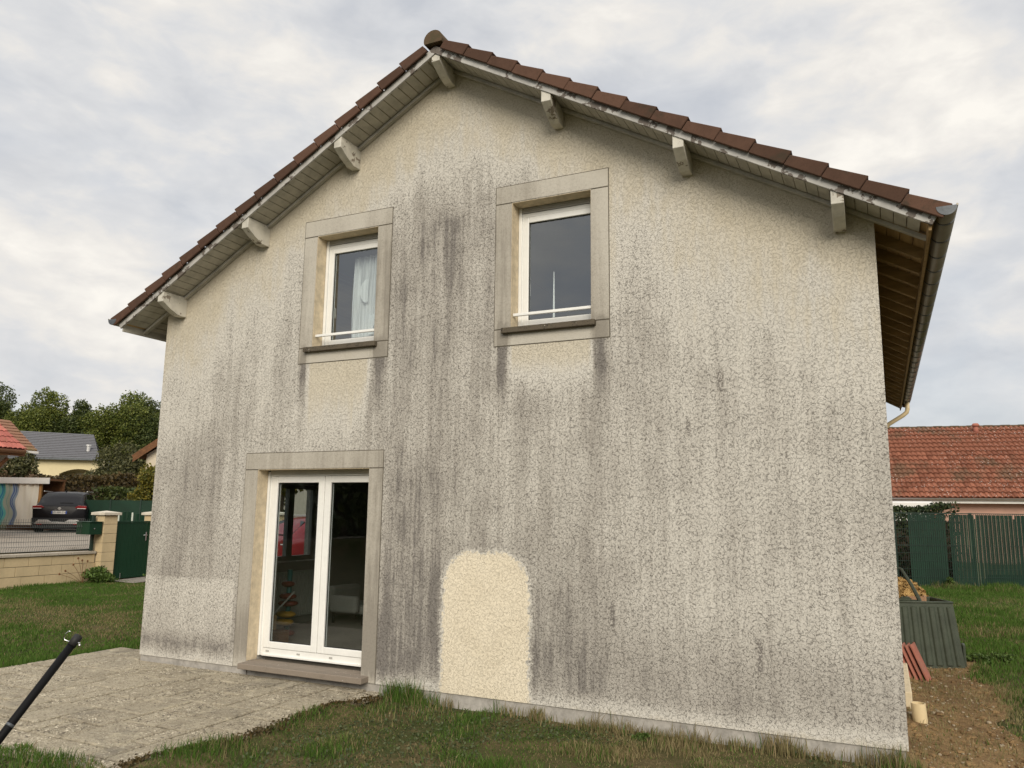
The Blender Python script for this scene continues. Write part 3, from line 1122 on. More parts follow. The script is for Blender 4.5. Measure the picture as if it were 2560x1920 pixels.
EAVE_S = (8.775 - RIDGE_X) * SLEN
for side in (-1, 1):
    EW, EB = (M['eavewood'], M['eaveboard']) if side > 0 else (M['soffit'], M['soffit'])

    def sp(mb, s0, s1, t0, t1, y0, y1, t0b=None, t1b=None, mi=0):
        a = [(s0, t0), (s1, t0 if t0b is None else t0b), (s1, t1 if t1b is None else t1b), (s0, t1)]
        return mb.prism(a, lambda s, t: slope_pt(side, s, t, y0), lambda s, t: slope_pt(side, s, t, y1), mi)
    # bargeboards (front, back), square-cut to a plumb joint at the apex
    for yb in (-OV, HD + OV - .025):
        poly = [(0.0, 0.0), (EAVE_S, 0.0), (EAVE_S, .078), (0.0 - .078 * SL, .078)]
        o = MB().prism([(s, t) for s, t in poly], lambda s, t: slope_pt(side, s, t, yb), lambda s, t: slope_pt(side, s, t, yb + .025)).build('bargeboard', M['barge'], house, bevel=.003)
        bm_fix(o)
    # trim board along the head of the wall, carried past the corner to the eaves
    poly = [(0.0, -.022), (EAVE_S - .02, -.022), (EAVE_S - .02, .012), (0.0, .012)]
    o = MB().prism(poly, lambda s, t: slope_pt(side, s, t, -.058), lambda s, t: slope_pt(side, s, t, -.004)).build('eave_trim', M['trim'], house, bevel=.004)
    bm_fix(o)
    # soffit planks, one by one
    pm = MB()
    pw_ = 0.108
    a = [(0, .014), (pw_ - .0075, .014), (pw_ - .0075, .028), (0, .028)]
    pm.prism(a, lambda s, t: (side * (s * cs + t * sn), -OV + .027, -s * sn + t * cs), lambda s, t: (side * (s * cs + t * sn), -.060, -s * sn + t * cs))
    pme = pm.mesh('soffit_plank', M['soffit'])
    k = 0.02
    while k + pw_ < EAVE_S:
        p0 = slope_pt(side, k, 0, 0)
        piece('soffit_plank', pme, house, p0)
        k += pw_
    # dark void above the planks is closed by the sarking
    o = sp(MB(), 0.02, EAVE_S - .015, .034, .046, -OV + .027, 0.0).build('roof_deck', M['eaveboard'], house)
    bm_fix(o)
    # main roof build-up over the house
    o = sp(MB(), 0.0, EAVE_S - .02, .052, .10, -OV + .03, HD + OV - .03).build('roof_deck', M['eaveboard'], house)
    bm_fix(o)
    # tile courses behind the verge
    CO = 0.3305
    mb = MB()
    for i in range(16):
        s0 = .10 + i * CO
        sp(mb, s0 - .03, s0 + CO, .125, .147, -.205, HD + .2, .14, .176)
    o = mb.build('tile_courses', M['verge'], house)
    o["kind"] = 'stuff'
    bm_fix(o)
    # verge tiles: side flange and top wing
    for (ya, yb, yc) in ((-.428, -.402, -.21), (HD + .428, HD + .402, HD + .21)):
        vm = MB()
        for t0, t1, t0b, t1b, y0, y1 in ((.058, .156, .062, .192, ya, yb), (.122, .1555, .142, .1915, yb, yc)):
            a = [(0.003, t0), (CO - .003, t0b), (CO + .012, t1b), (0.012, t1)]
            vm.prism(a, lambda s, t: (side * (s * cs + t * sn), y0, -s * sn + t * cs), lambda s, t: (side * (s * cs + t * sn), y1, -s * sn + t * cs))
        vme = vm.mesh('verge_tile', M['verge'])
        for i in range(16):
            jt = random.uniform(-.004, .004)
            p0 = slope_pt(side, .055 + i * CO, jt, random.uniform(-.004, .004))
            t_ = piece('verge_tile', vme, house, p0)
            bv = t_.modifiers.new('bevel', 'BEVEL')
            bv.width = .006
            bv.segments = 1
            bv.limit_method = 'ANGLE'
    # eaves: fascia, rafters, boards
    xe = RIDGE_X + side * (8.775 - RIDGE_X)
    za = LINE(8.775)
    xf = xe - side * .004
    b = MB().box(min(xf, xf - side * .022), max(xf, xf - side * .022), -OV + .03, HD + OV - .03, za - .035, za + .085)
    b.build('fascia', EW, house, bevel=.003)
    xw = HW if side > 0 else 0.0
    s_w = (abs(xw - RIDGE_X)) * SLEN
    # rafter tails
    rm = MB()
    sA, sB = s_w - .06, EAVE_S - .03
    rm.prism([(sA, -.055), (sB, -.055), (sB, .033), (sA, .033)], lambda s, t: (side * (s * cs + t * sn), -.03, -s * sn + t * cs), lambda s, t: (side * (s * cs + t * sn), .03, -s * sn + t * cs))
    rme = rm.mesh('rafter', EW)
    yy = .42
    while yy < HD:
        piece('rafter', rme, house, (RIDGE_X, yy, RZ))
        yy += .45
    # open-jointed boards above the rafters
    for q in range(4):
        a0 = s_w - .02 + q * .116
        o = sp(MB(), a0, a0 + .108, .034, .049, 0.003, HD).build('roof_board', EB, house, bevel=.003)
        bm_fix(o)

    # gutter: half-round zinc with a bead, hoops every 0.45 m
    gx, gz, gr_ = RIDGE_X + side * (8.878 - RIDGE_X), 4.142, .073
    arc = [(gx - side * gr_ * math.cos(math.pi * k / 12), gz - gr_ * math.sin(math.pi * k / 12)) for k in range(13)]
    arc_in = [(gx - side * (gr_ - .004) * math.cos(math.pi * k / 12), gz - (gr_ - .004) * math.sin(math.pi * k / 12)) for k in range(13)][::-1]
    go = MB()
    go.extr(arc + arc_in, 'y', -.43, HD + .05)
    go.tube([(gx + side * gr_, -.43, gz + .004), (gx + side * gr_, HD + .05, gz + .004)], .009, 8)
    gu = go.build('gutter', M['zinc'], house, smooth=False)
    bm_fix(gu)
    for pl in gu.data.polygons:
        pl.use_smooth = len(pl.vertices) == 4
    MB().extr(arc, 'y', -.433, -.4305).build('end_cap', M['zincdark'], gu)
    hm = MB()
    ho = [(gx - side * (gr_ + .006) * math.cos(math.pi * k / 12) - gx, -(gr_ + .006) * math.sin(math.pi * k / 12)) for k in range(13)]
    hi = [(gx - side * (gr_ + .0006) * math.cos(math.pi * k / 12) - gx, -(gr_ + .0006) * math.sin(math.pi * k / 12)) for k in range(13)][::-1]
    hm.extr(ho + hi, 'y', -.0125, .0125)
    hme = hm.mesh('bracket', M['zincdark'])
    k = -.20
    while k < HD:
        piece('bracket', hme, gu, (gx, k, gz))
        k += .45
    # downpipe at the far end
    dp = MB().tube([(gx, HD - .25, gz - .06), (gx, HD - .25, gz - .20), (gx - side * .02, HD - .25, gz - .27), (gx - side * .09, HD - .25, gz - .33), (gx - side * .36, HD - .25, gz - .50),
                    (gx - side * .43, HD - .25, gz - .58), (gx - side * .45, HD - .25, gz - .7), (gx - side * .45, HD - .25, -.2)], .042, 12)
    dp.build('downpipe', M['pvccream'], house, smooth=True)

# ridge cap tiles
rm = MB()
rr_ = .112
arc = [(rr_ * 1.0 * math.sin(a) * 1.02, .035 + rr_ * .98 * math.cos(a)) for a in np.linspace(-1.92, 1.92, 15)]
rm.extr(arc, 'y', 0.0, .40)
rme = rm.mesh('ridge_tile', M['ridge'])
for k in range(30):
    piece('ridge_tile', rme, house, (RIDGE_X, -.44 + k * .395, RZ + .098 + (k % 2) * .004))

# purlin ends
zs = {0.275: None, 1.60: None, 2.92: None, 4.19: None, 5.49: None, 6.80: None, 8.105: None}
for xc in zs:
    xa, xb = xc - .05, xc + .05
    zl = min(LINE(xa), LINE(xb))
    zb = zl - .195 if xc != 4.19 else 6.467
    top = lambda x, yy: (min(LINE(x) + .010, LINE(x) + .010) if yy > -.36 else LINE(x) + .010)
    prof = [(0.0, zb), (-.12, zb), (-.25, zb + .055), (-.372, zb + .128)]
    if xc == 4.19:
        prof = [(0.0, zb), (-.10, zb), (-.20, zb + .03), (-.372, zb + .118)]
    mb = MB()
    n = len(prof)
    tops = [(y_, None) for y_ in (-.372, 0.0)]
    v = []
    for x_ in (xa, xb):
        for (y_, z_) in prof:
            v.append((x_, y_, z_))
        v.append((x_, -.372, LINE(x_) + .004))
        v.append((x_, 0.0, LINE(x_) + .004))
    if xc == 4.19:          # peaked top under the apex
        m_ = n + 2
        f_ = [tuple(range(m_))[::-1], tuple(range(m_, 2 * m_))] + [(i, (i + 1) % m_, m_ + (i + 1) % m_, m_ + i) for i in range(m_)]
        mb.add(v, f_)
        mb.add([(xa, -.3715, LINE(xa) + .003), (xb, -.3715, LINE(xb) + .003), (xc, -.3715, LINE(xc)), (xa, 0, LINE(xa) + .003), (xb, 0, LINE(xb) + .003), (xc, 0, LINE(xc))],
               [(0, 1, 2), (3, 5, 4), (0, 2, 5, 3), (1, 4, 5, 2)])
    else:
        m_ = n + 2
        f_ = [tuple(range(m_))[::-1], tuple(range(m_, 2 * m_))] + [(i, (i + 1) % m_, m_ + (i + 1) % m_, m_ + i) for i in range(m_)]
        mb.add(v, f_)
    o = mb.build('purlin_end', M['purlin'], house, bevel=.004)
    bm_fix(o)

# ------------------------------------------------------------------ things inside, seen through the panes
cu = MB()
nu, nv = 40, 12
pts = []
for j in range(nv + 1):
    zt = 4.78 - j / nv * 1.35
    for i in range(nu + 1):
        xx = 2.69 + i / nu * .72
        pull = .03 * math.sin(j / nv * 3.0)
        pts.append((xx - pull * (1 - i / nu), .36 + .022 * math.sin(i * 1.35 + .15 * j), zt))
cu.add(pts, [(j * (nu + 1) + i, j * (nu + 1) + i + 1, (j + 1) * (nu + 1) + i + 1, (j + 1) * (nu + 1) + i) for j in range(nv) for i in range(nu)])
curt = cu.build('curtain', M['sheer'], None, smooth=True)
tag(curt, 'sheer white curtain hanging behind the left upper window', 'curtain')
moon = MB()
moon.extr([(2.925 + .0, 4.20)] + [(2.925 - .115 * math.sin(a), 4.335 + .15 * math.cos(a)) for a in np.linspace(.2, 2.95, 12)][::-1] + [(2.93, 4.47)], 'y', .318, .323)
mo = moon.build('moon_ornament', M['sheer'], None)
bm_fix(mo)
tag(mo, 'white half-moon ornament on the curtain of the left upper window', 'ornament')
fig = MB()
fig.extr([(2.955, 3.80), (3.02, 3.80), (3.02, 3.90), (3.06, 3.92), (3.10, 3.96), (3.06, 3.955), (3.03, 3.965), (3.045, 4.02), (3.01, 4.05), (2.965, 4.035), (2.95, 3.95)], 'y', .318, .323)
fo = fig.build('figure_ornament', M['sheer'], None)
bm_fix(fo)
tag(fo, 'small white figure ornament standing low behind the left upper window', 'ornament')
rod = MB().tube([(5.295, .34, 3.1), (5.295, .34, 3.8), (5.295, .34, 4.28)], [.013, .012, .004], 8)
tag(rod.build('white_rod', M['ornament'], None, smooth=True), 'thin white upright rod behind the pane of the right upper window', 'rod')

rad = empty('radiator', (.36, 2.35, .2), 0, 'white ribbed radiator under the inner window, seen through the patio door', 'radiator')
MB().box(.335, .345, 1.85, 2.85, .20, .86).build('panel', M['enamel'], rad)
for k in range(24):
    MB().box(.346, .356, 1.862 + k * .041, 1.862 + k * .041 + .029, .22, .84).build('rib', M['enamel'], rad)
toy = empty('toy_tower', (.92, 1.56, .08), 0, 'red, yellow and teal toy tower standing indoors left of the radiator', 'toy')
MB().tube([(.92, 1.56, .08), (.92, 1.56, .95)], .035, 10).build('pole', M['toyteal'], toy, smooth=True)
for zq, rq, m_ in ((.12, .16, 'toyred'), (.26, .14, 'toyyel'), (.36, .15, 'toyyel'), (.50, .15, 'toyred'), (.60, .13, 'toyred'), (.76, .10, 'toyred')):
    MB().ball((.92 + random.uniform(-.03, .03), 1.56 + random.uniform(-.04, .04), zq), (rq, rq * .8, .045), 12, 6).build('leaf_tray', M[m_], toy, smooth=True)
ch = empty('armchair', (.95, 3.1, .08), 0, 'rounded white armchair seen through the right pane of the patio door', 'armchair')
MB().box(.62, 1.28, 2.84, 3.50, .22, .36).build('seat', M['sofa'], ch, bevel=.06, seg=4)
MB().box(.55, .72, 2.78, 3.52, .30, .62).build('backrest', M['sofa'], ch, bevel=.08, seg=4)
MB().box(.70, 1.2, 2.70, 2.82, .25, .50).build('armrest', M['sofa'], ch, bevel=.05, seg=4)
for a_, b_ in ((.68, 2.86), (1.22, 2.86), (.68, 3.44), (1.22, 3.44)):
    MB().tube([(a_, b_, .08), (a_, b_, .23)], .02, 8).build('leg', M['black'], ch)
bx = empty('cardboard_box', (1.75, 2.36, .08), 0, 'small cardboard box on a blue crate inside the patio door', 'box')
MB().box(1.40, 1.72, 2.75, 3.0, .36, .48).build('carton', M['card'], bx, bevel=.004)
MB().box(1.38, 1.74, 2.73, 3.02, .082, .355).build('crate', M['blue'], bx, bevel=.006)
br = empty('broom', (1.1, 1.35, .08), 0, 'pale broomstick leaning over boxes inside the left door pane', 'broom')
MB().tube([(1.02, 1.10, .36), (1.02, 1.55, .66)], .011, 8).build('stick', M['enamel'], br)
MB().box(.95, 1.09, 1.04, 1.10, .26, .38).build('head', M['darkwood'], br, bevel=.004)
MB().box(.98, 1.16, .92, 1.08, .082, .42).build('storage_box', M['card'], None, bevel=.004)
tag(bpy.data.objects['storage_box'], 'beige upright carton on the floor behind the left door pane', 'box')
MB().box(1.16, 1.36, .90, 1.10, .082, .24).build('toy_crate', M['darkwood'], None, bevel=.01)
tag(bpy.data.objects['toy_crate'], 'dark low crate on the floor behind the left door pane', 'crate')

# ------------------------------------------------------------------ terrace
M['joint_soil'] = ground_mat('joint_soil', [(0.06, 0.05, 0.033), (0.10, 0.085, 0.055), (0.05, 0.055, 0.025)], (2, 9, 60))
terr = MB().box(-.93, 3.50, -2.93, -.002, -.30, -.105).box(-.93, -.004, 0.0, .52, -.30, -.105).build('terrace', M['joint_soil'], None)
tag(terr, 'weathered stone-slab terrace in front of the patio door', None, None, 'structure')
# modular layout on a 0.196 m grid: sizes 2x2, 2x3, 3x2, 1x2 ...
U = 0.196
NXg, NYg = 23, 15
occ = np.zeros((NXg, NYg), bool)
lr = random.Random(5)
slabs = []
for j in range(NYg):
    for i in range(NXg):
        if occ[i, j]:
            continue
        opts = [(3, 2), (2, 2), (2, 3), (3, 3), (2, 1), (1, 2), (1, 1)]
        wts = [5, 5, 4, 2, 1, 1, 0.2]
        o_ = opts[:]
        first = lr.choices(o_, wts)[0]
        for a_, c_ in [first] + o_:
            if i + a_ <= NXg and j + c_ <= NYg and not occ[i:i + a_, j:j + c_].any():
                occ[i:i + a_, j:j + c_] = True
                slabs.append((i, j, a_, c_))
                break


def slab_mesh(w, h):
    mb = MB()
    r = lambda s_: lr.uniform(-s_, s_)
    g = .012
    e = .016
    P = []
    for (a_, c_) in ((0, 0), (w / 2, 0), (w, 0), (w, h / 2), (w, h), (w / 2, h), (0, h), (0, h / 2)):
        ix = min(max(a_, g), w - g)
        iy = min(max(c_, g), h - g)
        P.append((ix + r(.004), iy + r(.004)))
    top = [(p[0] + (w / 2 - p[0]) * e / (w / 2), p[1] + (h / 2 - p[1]) * e / (h / 2)) for p in P]
    n = 8
    v = [(p[0], p[1], -.05) for p in P] + [(p[0], p[1], -.008) for p in P] + [(p[0], p[1], r(.0025)) for p in top]
    f = [tuple(range(2 * n, 3 * n))]
    for k in range(n):
        f.append((k, (k + 1) % n, n + (k + 1) % n, n + k))
        f.append((n + k, n + (k + 1) % n, 2 * n + (k + 1) % n, 2 * n + k))
    mb.add(v, f)
    return mb.mesh('slab', M['slab'])


for (i, j, a_, c_) in slabs:
    xa, ya = -.93 + i * U, -.012 - (j + c_) * U
    if xa + a_ * U > 3.58:
        continue
    piece('slab', slab_mesh(a_ * U, c_ * U), terr, (xa, ya, -.060 + lr.uniform(-.004, .004)), (lr.uniform(-.006, .006), lr.uniform(-.006, .006), 0))
for i, (xa, wq) in enumerate(((-.93, .45), (-.48, .46))):
    piece('slab', slab_mesh(wq, .5), terr, (xa, 0.0, -.062))

ag_r = np.random.default_rng(77)
axs, ays = [], []
for (i, j, a_, c_) in slabs:              # chips sit in the face of each slab, clear of its joints
    xa, ya = -.93 + i * U, -.012 - (j + c_) * U
    if xa + a_ * U > 3.58:
        continue
    k = int(a_ * c_ * 62 * ag_r.uniform(.55, 1.35))
    axs.append(ag_r.uniform(xa + .030, xa + a_ * U - .030, k))
    ays.append(ag_r.uniform(ya + .030, ya + c_ * U - .030, k))
ax_, ay_ = np.concatenate(axs), np.concatenate(ays)
n = len(ax_)
as_ = np.abs(ag_r.normal(.0025, .0028, n)) + .0028
octv = np.array([(1, 0, 0), (0, 1, 0), (-1, 0, 0), (0, -1, 0), (.1, .1, .75)], float)
rot = ag_r.uniform(0, 2 * np.pi, n)
sx_, sy_ = as_ * ag_r.uniform(.8, 1.7, n), as_ * ag_r.uniform(.7, 1.2, n)
px, py = octv[None, :, 0] * sx_[:, None], octv[None, :, 1] * sy_[:, None]
V = np.stack([ax_[:, None] + px * np.cos(rot)[:, None] - py * np.sin(rot)[:, None], ay_[:, None] + px * np.sin(rot)[:, None] + py * np.cos(rot)[:, None],
              np.full((n, 5), -.0605) + octv[None, :, 2] * as_[:, None] * .8], 2).reshape(-1, 3)
i = np.arange(n) * 5
Ft = np.concatenate([np.stack([i + a_, i + (a_ + 1) % 4, i + 4], 1) for a_ in range(4)])
gch = G('aggregate_chips', .9, .2)
ci = gch.island()
M['chips'] = gch.out(gch.mix(gch.mix((0.13, 0.115, 0.09), (0.36, 0.315, 0.235), gch.sm(ci, .0, .5)), (0.60, 0.54, 0.42), gch.sm(ci, .55, .95)), .9)
o = bpy.data.objects.new('aggregate', fastmesh('aggregate', V, [Ft], M['chips']))
COL.objects.link(o)
o.parent = terr
o["kind"] = 'stuff'

# ------------------------------------------------------------------ boundary: wall, pillars, gate, mailbox, fences
bw = empty('garden_wall', (-7.8, 1.0, .05), 0, 'low wall of sand-coloured blocks with grey coping along the street', 'wall')
BL, BH = .50, .198
z0b = .79 - 4 * BH - .06
for row in range(5):
    off = (0, .26, .12, .38, .05)[row]
    y = 5.10 - off - .01
    zz = .725 - (row + 1) * BH
    if off > .05:
        MB().box(-7.90, -7.70, 5.10 - off + .004, 5.115, zz + .005, zz + BH - .005).build('block', M['block'], bw, bevel=.004)
    while y > -3.2:
        jx = random.uniform(-.003, .003)
        MB().box(-7.90, -7.70 + jx, y - BL + .004, y - .004, zz + .005, zz + BH - .005).build('block', M['block'], bw, bevel=.004)
        y -= BL
MB().box(-7.885, -7.712, -3.6, 5.11, -.3, .72).build('mortar', M['mortar'], bw)
y = 5.10
while y > -3.2:
    MB().box(-7.93, -7.665, y - .296, y - .003, .727, .785).build('coping_stone', M['coping'], bw, bevel=.006)
    y -= .30


def pillar(xa, ya, label, hgt=1.575, w=.34):
    t = empty('gate_pillar', (xa + w / 2, ya + w / 2, .02), 0, label, 'pillar', 'block pillars along the boundary')
    z_ = hgt
    k = 0
    while z_ > -.15:
        MB().box(xa, xa + w, ya, ya + w, z_ - .206 + .006, z_ - .001).build('block', M['block'], t, bevel=.004)
        z_ -= .206
        k += 1
    MB().box(xa + .012, xa + w - .012, ya + .012, ya + w - .012, -.2, hgt - .004).build('mortar', M['mortar'], t)
    c = MB()
    q = .055
    c.box(xa - q, xa + w + q, ya - q, ya + w + q, hgt + .001, hgt + .06)
    c.add([(xa - q, ya - q, hgt + .06), (xa + w + q, ya - q, hgt + .06), (xa + w + q, ya + w + q, hgt + .06), (xa - q, ya + w + q, hgt + .06), (xa + w / 2, ya + w / 2, hgt + .10)],
          [(0, 1, 4), (1, 2, 4), (2, 3, 4), (3, 0, 4)])
    c.build('cap', M['cap'], t, bevel=.005)
    return t


pillar(-7.88, 5.125, 'pale block pillar with a flat cap, left of the green gate')
pillar(-7.84, 6.43, 'block pillar right of the green gate, half hidden by the house')
pillar(-7.84, 10.75, 'block pillar seen past the red car through the patio door')

gt = empty('garden_gate', (-7.6, 5.95, .15), 0, 'closed dark green sheet-metal garden gate between two block pillars', 'gate')
MB().box(-7.625, -7.585, 5.50, 5.54, .15, 1.44).box(-7.625, -7.585, 6.36, 6.40, .15, 1.44).box(-7.625, -7.585, 5.54, 6.36, 1.40, 1.44).box(-7.625, -7.585, 5.54, 6.36, .15, .20).build('frame', M['green'], gt, bevel=.003)
for k in range(8):
    MB().box(-7.612, -7.596, 5.541 + k * .1024, 5.541 + (k + 1) * .1024 - .003, .201, 1.399).build('panel', M['green'], gt, bevel=.002)
hd = MB().box(-7.584, -7.578, 6.285, 6.315, .98, 1.18).build('handle', M['steel'], gt, bevel=.002)
MB().tube([(-7.578, 6.30, 1.11), (-7.54, 6.30, 1.11), (-7.54, 6.20, 1.11)], .010, 8).build('lever', M['steel'], hd, smooth=True)
MB().tube([(-7.578, 5.68, .155), (-7.578, 5.68, .27)], .008, 6).build('bolt', M['steel'], gt)

pf = empty('picket_fence', (-8.6, 6.2, .85), 0, 'short green and white picket fence behind the garden gate', 'fence')
k = 0
for yy in np.arange(6.38, 7.6, .13):
    MB().box(-8.72, -8.69, yy, yy + (.085 if k % 3 else .03), .85, 1.62 + .03 * math.sin(k)).build('picket', M['green'] if k % 3 else M['lightpicket'], pf, bevel=.003)
    k += 1
MB().box(-8.755, -8.722, 6.3, 7.7, 1.38, 1.43).build('rail', M['green'], pf)

mbx = empty('mailbox', (-7.78, 4.92, .79), 0, 'dark green metal mailbox on a post at the end of the wall', 'mailbox')
MB().box(-7.98, -7.55, 4.78, 5.09, 1.15, 1.415).build('box', M['green'], mbx, bevel=.006)
MB().box(-8.0, -7.53, 4.765, 5.10, 1.416, 1.435).build('lid', M['green'], mbx, bevel=.004)
MB().tube([(-7.552, 4.90, 1.28), (-7.542, 4.90, 1.28)], .014, 10).build('lock', M['steel'], mbx)
MB().box(-7.80, -7.74, 5.0, 5.06, .787, 1.149).box(-7.80, -7.74, 5.0, 5.06, 1.436, 1.56).build('post', M['greenwire'], mbx, bevel=.003)


def wire_fence(name, p0, p1, z0, z1, label, hstep, vstep, r=.0028, mat='wire', folds=True):
    p0, p1 = Vector(p0), Vector(p1)
    d = p1 - p0
    L = d.length
    d.normalize()
    nrm = Vector((-d.y, d.x, 0))
    t = empty(name, (p0.x, p0.y, z0), 0, label, 'fence')
    w = MB()
    k = 0.0
    zlist = np.arange(z0 + .03, z1 + .001, hstep)
    zf = [zlist[len(zlist) // 6], zlist[-1 - len(zlist) // 6]]
    while k < L:
        q = p0 + d * k
        if folds:
            path = []
            for zq in sorted(set([z0 + .02, z1] + [a for f in zf for a in (f - .05, f, f + .05)])):
                bul = .035 if zq in zf else 0.0
                path.append((q.x - nrm.x * bul, q.y - nrm.y * bul, zq))
            w.tube(path, r, 4, cap=False)
        else:
            w.tube([(q.x, q.y, z0), (q.x, q.y, z1)], r, 4, cap=False)
        k += vstep
    for zq in zlist:
        w.tube([tuple(p0.xy) + (zq,), tuple(p1.xy) + (zq,)], r * 1.25, 4, cap=False)
    o = w.build('wire_mesh', M[mat], t)
    o["kind"] = 'stuff'
    return t, d, L


wf, d_, L_ = wire_fence('mesh_fence', (-7.8, -3.2, 0), (-7.8, 4.97, 0), .79, 1.49, 'rigid wire mesh fence standing on the low block wall', .10, .05, .0032)
for yy in (-3.1, -.6, 1.9 - .0):
    MB().box(-7.83, -7.77, yy - .03, yy + .03, .787, 1.5).build('post', M['greenwire'], wf)
# green sheet screen across the street
sf = empty('screen_fence', (-18.5, 13.2, .85), 0, 'tall dark green privacy screen beyond the parked car', 'fence')
P0, P1 = Vector((-18.75, 12.65, 0)), Vector((-13.6, 15.1, 0))
dd = (P1 - P0)
LL = dd.length
dd.normalize()
nn = Vector((-dd.y, dd.x, 0))


def obox(mb, p, d, n, l0, l1, w0, w1, z0, z1):
    c = lambda a, b_, z_: tuple((p + d * a + n * b_).xy) + (z_,)
    return mb.add([c(l0, w0, z0), c(l1, w0, z0), c(l1, w1, z0), c(l0, w1, z0), c(l0, w0, z1), c(l1, w0, z1), c(l1, w1, z1), c(l0, w1, z1)],
                  [(0, 3, 2, 1), (4, 5, 6, 7), (0, 1, 5, 4), (1, 2, 6, 5), (2, 3, 7, 6), (3, 0, 4, 7)])


k = 0.0
while k < LL:
    obox(MB(), P0, dd, nn, k + .03, min(k + 1.09, LL), -.01, .01, .85, 2.0).build('panel', M['greenmat'], sf)
    obox(MB(), P0, dd, nn, k - .025, k + .025, -.03, .03, .8, 2.03).build('post', M['greenwire'], sf)
    k += 1.12

# right-hand privacy fence: wire panel, green slats woven in, two gaps
pv = empty('privacy_fence', (9.6, 16.5, -.05), 0, 'dark green wire fence with woven plastic slats below the red roof', 'fence')
P0 = Vector((8.54, 15.92, 0))
dd = Vector((3.07, 1.42, 0)).normalized()
nn = Vector((-dd.y, dd.x, 0))
P0 = P0 - dd * 3.0
zt, zb_ = 1.85, -.06
k = 0.0
i = 0
while k < 10.0:
    a_ = k - 3.0
    gap = (a_ < .33 and a_ > -.9) or (1.29 < a_ < 1.44)
    if not gap:
        pale = 1.62 < a_ < 2.2 and i % 2 == 0
        o = obox(MB(), P0, dd, nn, k, k + .046, -.006 + .004 * (i % 2), .002 + .004 * (i % 2), zb_ + (.03 if not (a_ > 2.3) else .35) - random.uniform(0, .02) * 0, zt - (.03 if i % 19 else .13)).build(
            'slat', M['greenmat'], pv)
        if a_ > 2.3:
            obox(MB(), P0, dd, nn, k, k + .052, .004, .012, zb_, zb_ + .36).build('slat', M['greenmat'], pv)
    k += .0535
    i += 1
for a_ in (.02, 2.02, 4.50, 7.0, 9.5):
    a_ += 3.0 - .0
    if a_ > 10:
        continue
    obox(MB(), P0, dd, nn, a_ - .03, a_ + .03, .012, .07, -.3, zt + .02).build('post', M['palegreen'] if abs(a_ - 5.02) < .1 else M['greenwire'], pv)
w = MB()
for zq in np.arange(.02, zt + .01, .203):
    obox(w, P0, dd, nn, 0, 10, -.016, -.008, zq - .004, zq + .004)
    if zq > 1.0 and zq < 1.2:
        obox(w, P0, dd, nn, 0, 10, -.016, -.008, zq - .024, zq - .016)
k = 0
while k < 10:
    obox(w, P0, dd, nn, k - .003, k + .003, -.013, -.008, zb_, zt)
    k += .0535
obox(w, P0, dd, nn, 0, 10, -.02, .012, zt - .012, zt + .012)
o = w.build('wire_mesh', M['greenwire'], pv)
o["kind"] = 'stuff'
k = 2.05
while k < 2.6 - .3:
    k += .06
for a_, z_a, z_b in ((1.86, .95, 1.72), (1.95, .7, 1.72), (2.07, -.05, 1.8), (2.13, -.05, 1.8), (2.24, .2, 1.7)):
    obox(MB(), P0, dd, nn, 3 + a_, 3 + a_ + .014, -.022, -.017, z_a, z_b).build('slat', M['palegreen'], pv)
for q in range(14):
    obox(MB(), P0, dd, nn, 3 + 2.42 + q * .0535 * 1.0, 3 + 2.42 + q * .0535 + .006, -.022, -.017, .55, 1.72).build('slat', M['palegreen'], pv)

# ------------------------------------------------------------------ vegetation


def leaf_cards(pts, size, r, flat=0.0):
    """bent leaf quads at the given points; returns V,F"""
    n = len(pts)
    d = r.normal(size=(n, 3))
    d /= np.linalg.norm(d, axis=1, keepdims=True)
    a = np.cross(d, r.normal(size=(n, 3)))
    a /= np.linalg.norm(a, axis=1, keepdims=True)
    b = np.cross(d, a)
    s = size * r.uniform(.55, 1.3, (n, 1))
    l, wd = s * 1.0, s * .62
    mid = pts
    v0 = mid - a * l
    v1 = mid + b * wd + d * s * .18
    v2 = mid + a * l - d * s * .25
    v3 = mid - b * wd + d * s * .18
    V = np.stack([v0, v1, v2, v3], 1).reshape(-1, 3)
    i = np.arange(n) * 4
    F = np.stack([i, i + 1, i + 2, i + 3], 1)
    return V, F


def blob_points(blobs, n, r, shell=.55):
    vol = np.array([b[1][0] * b[1][1] * b[1][2] for b in blobs]) ** .72
    cnt = np.maximum(1, (vol / vol.sum() * n)).astype(int)
    out = []
    for (c, rad), k in zip(blobs, cnt):
        d = r.normal(size=(k, 3))
        d /= np.linalg.norm(d, axis=1, keepdims=True)
        rr = (shell + (1 - shell) * r.uniform(0, 1, (k, 1)) ** .6)
        wob = 1 + .16 * np.sin(d[:, :1] * 5 + c[0]) * np.cos(d[:, 1:2] * 6 + c[1]) + r.normal(0, .05, (k, 1))
        out.append(np.array(c) + d * rr * wob * np.array(rad))
    return np.concatenate(out)


def crown_blobs(c, rad, nb, r, small=(.32, .5)):
    bl = []
    for k in range(nb):
        d = r.normal(size=3)
        d /= np.linalg.norm(d)
        q = r.uniform(.35, .85)
        s = r.uniform(*small)
        bl.append((np.array(c) + d * q * np.array(rad), np.array(rad) * s * np.array([1, 1, .85])))
    bl.append((np.array(c), np.array(rad) * .6))
    return bl


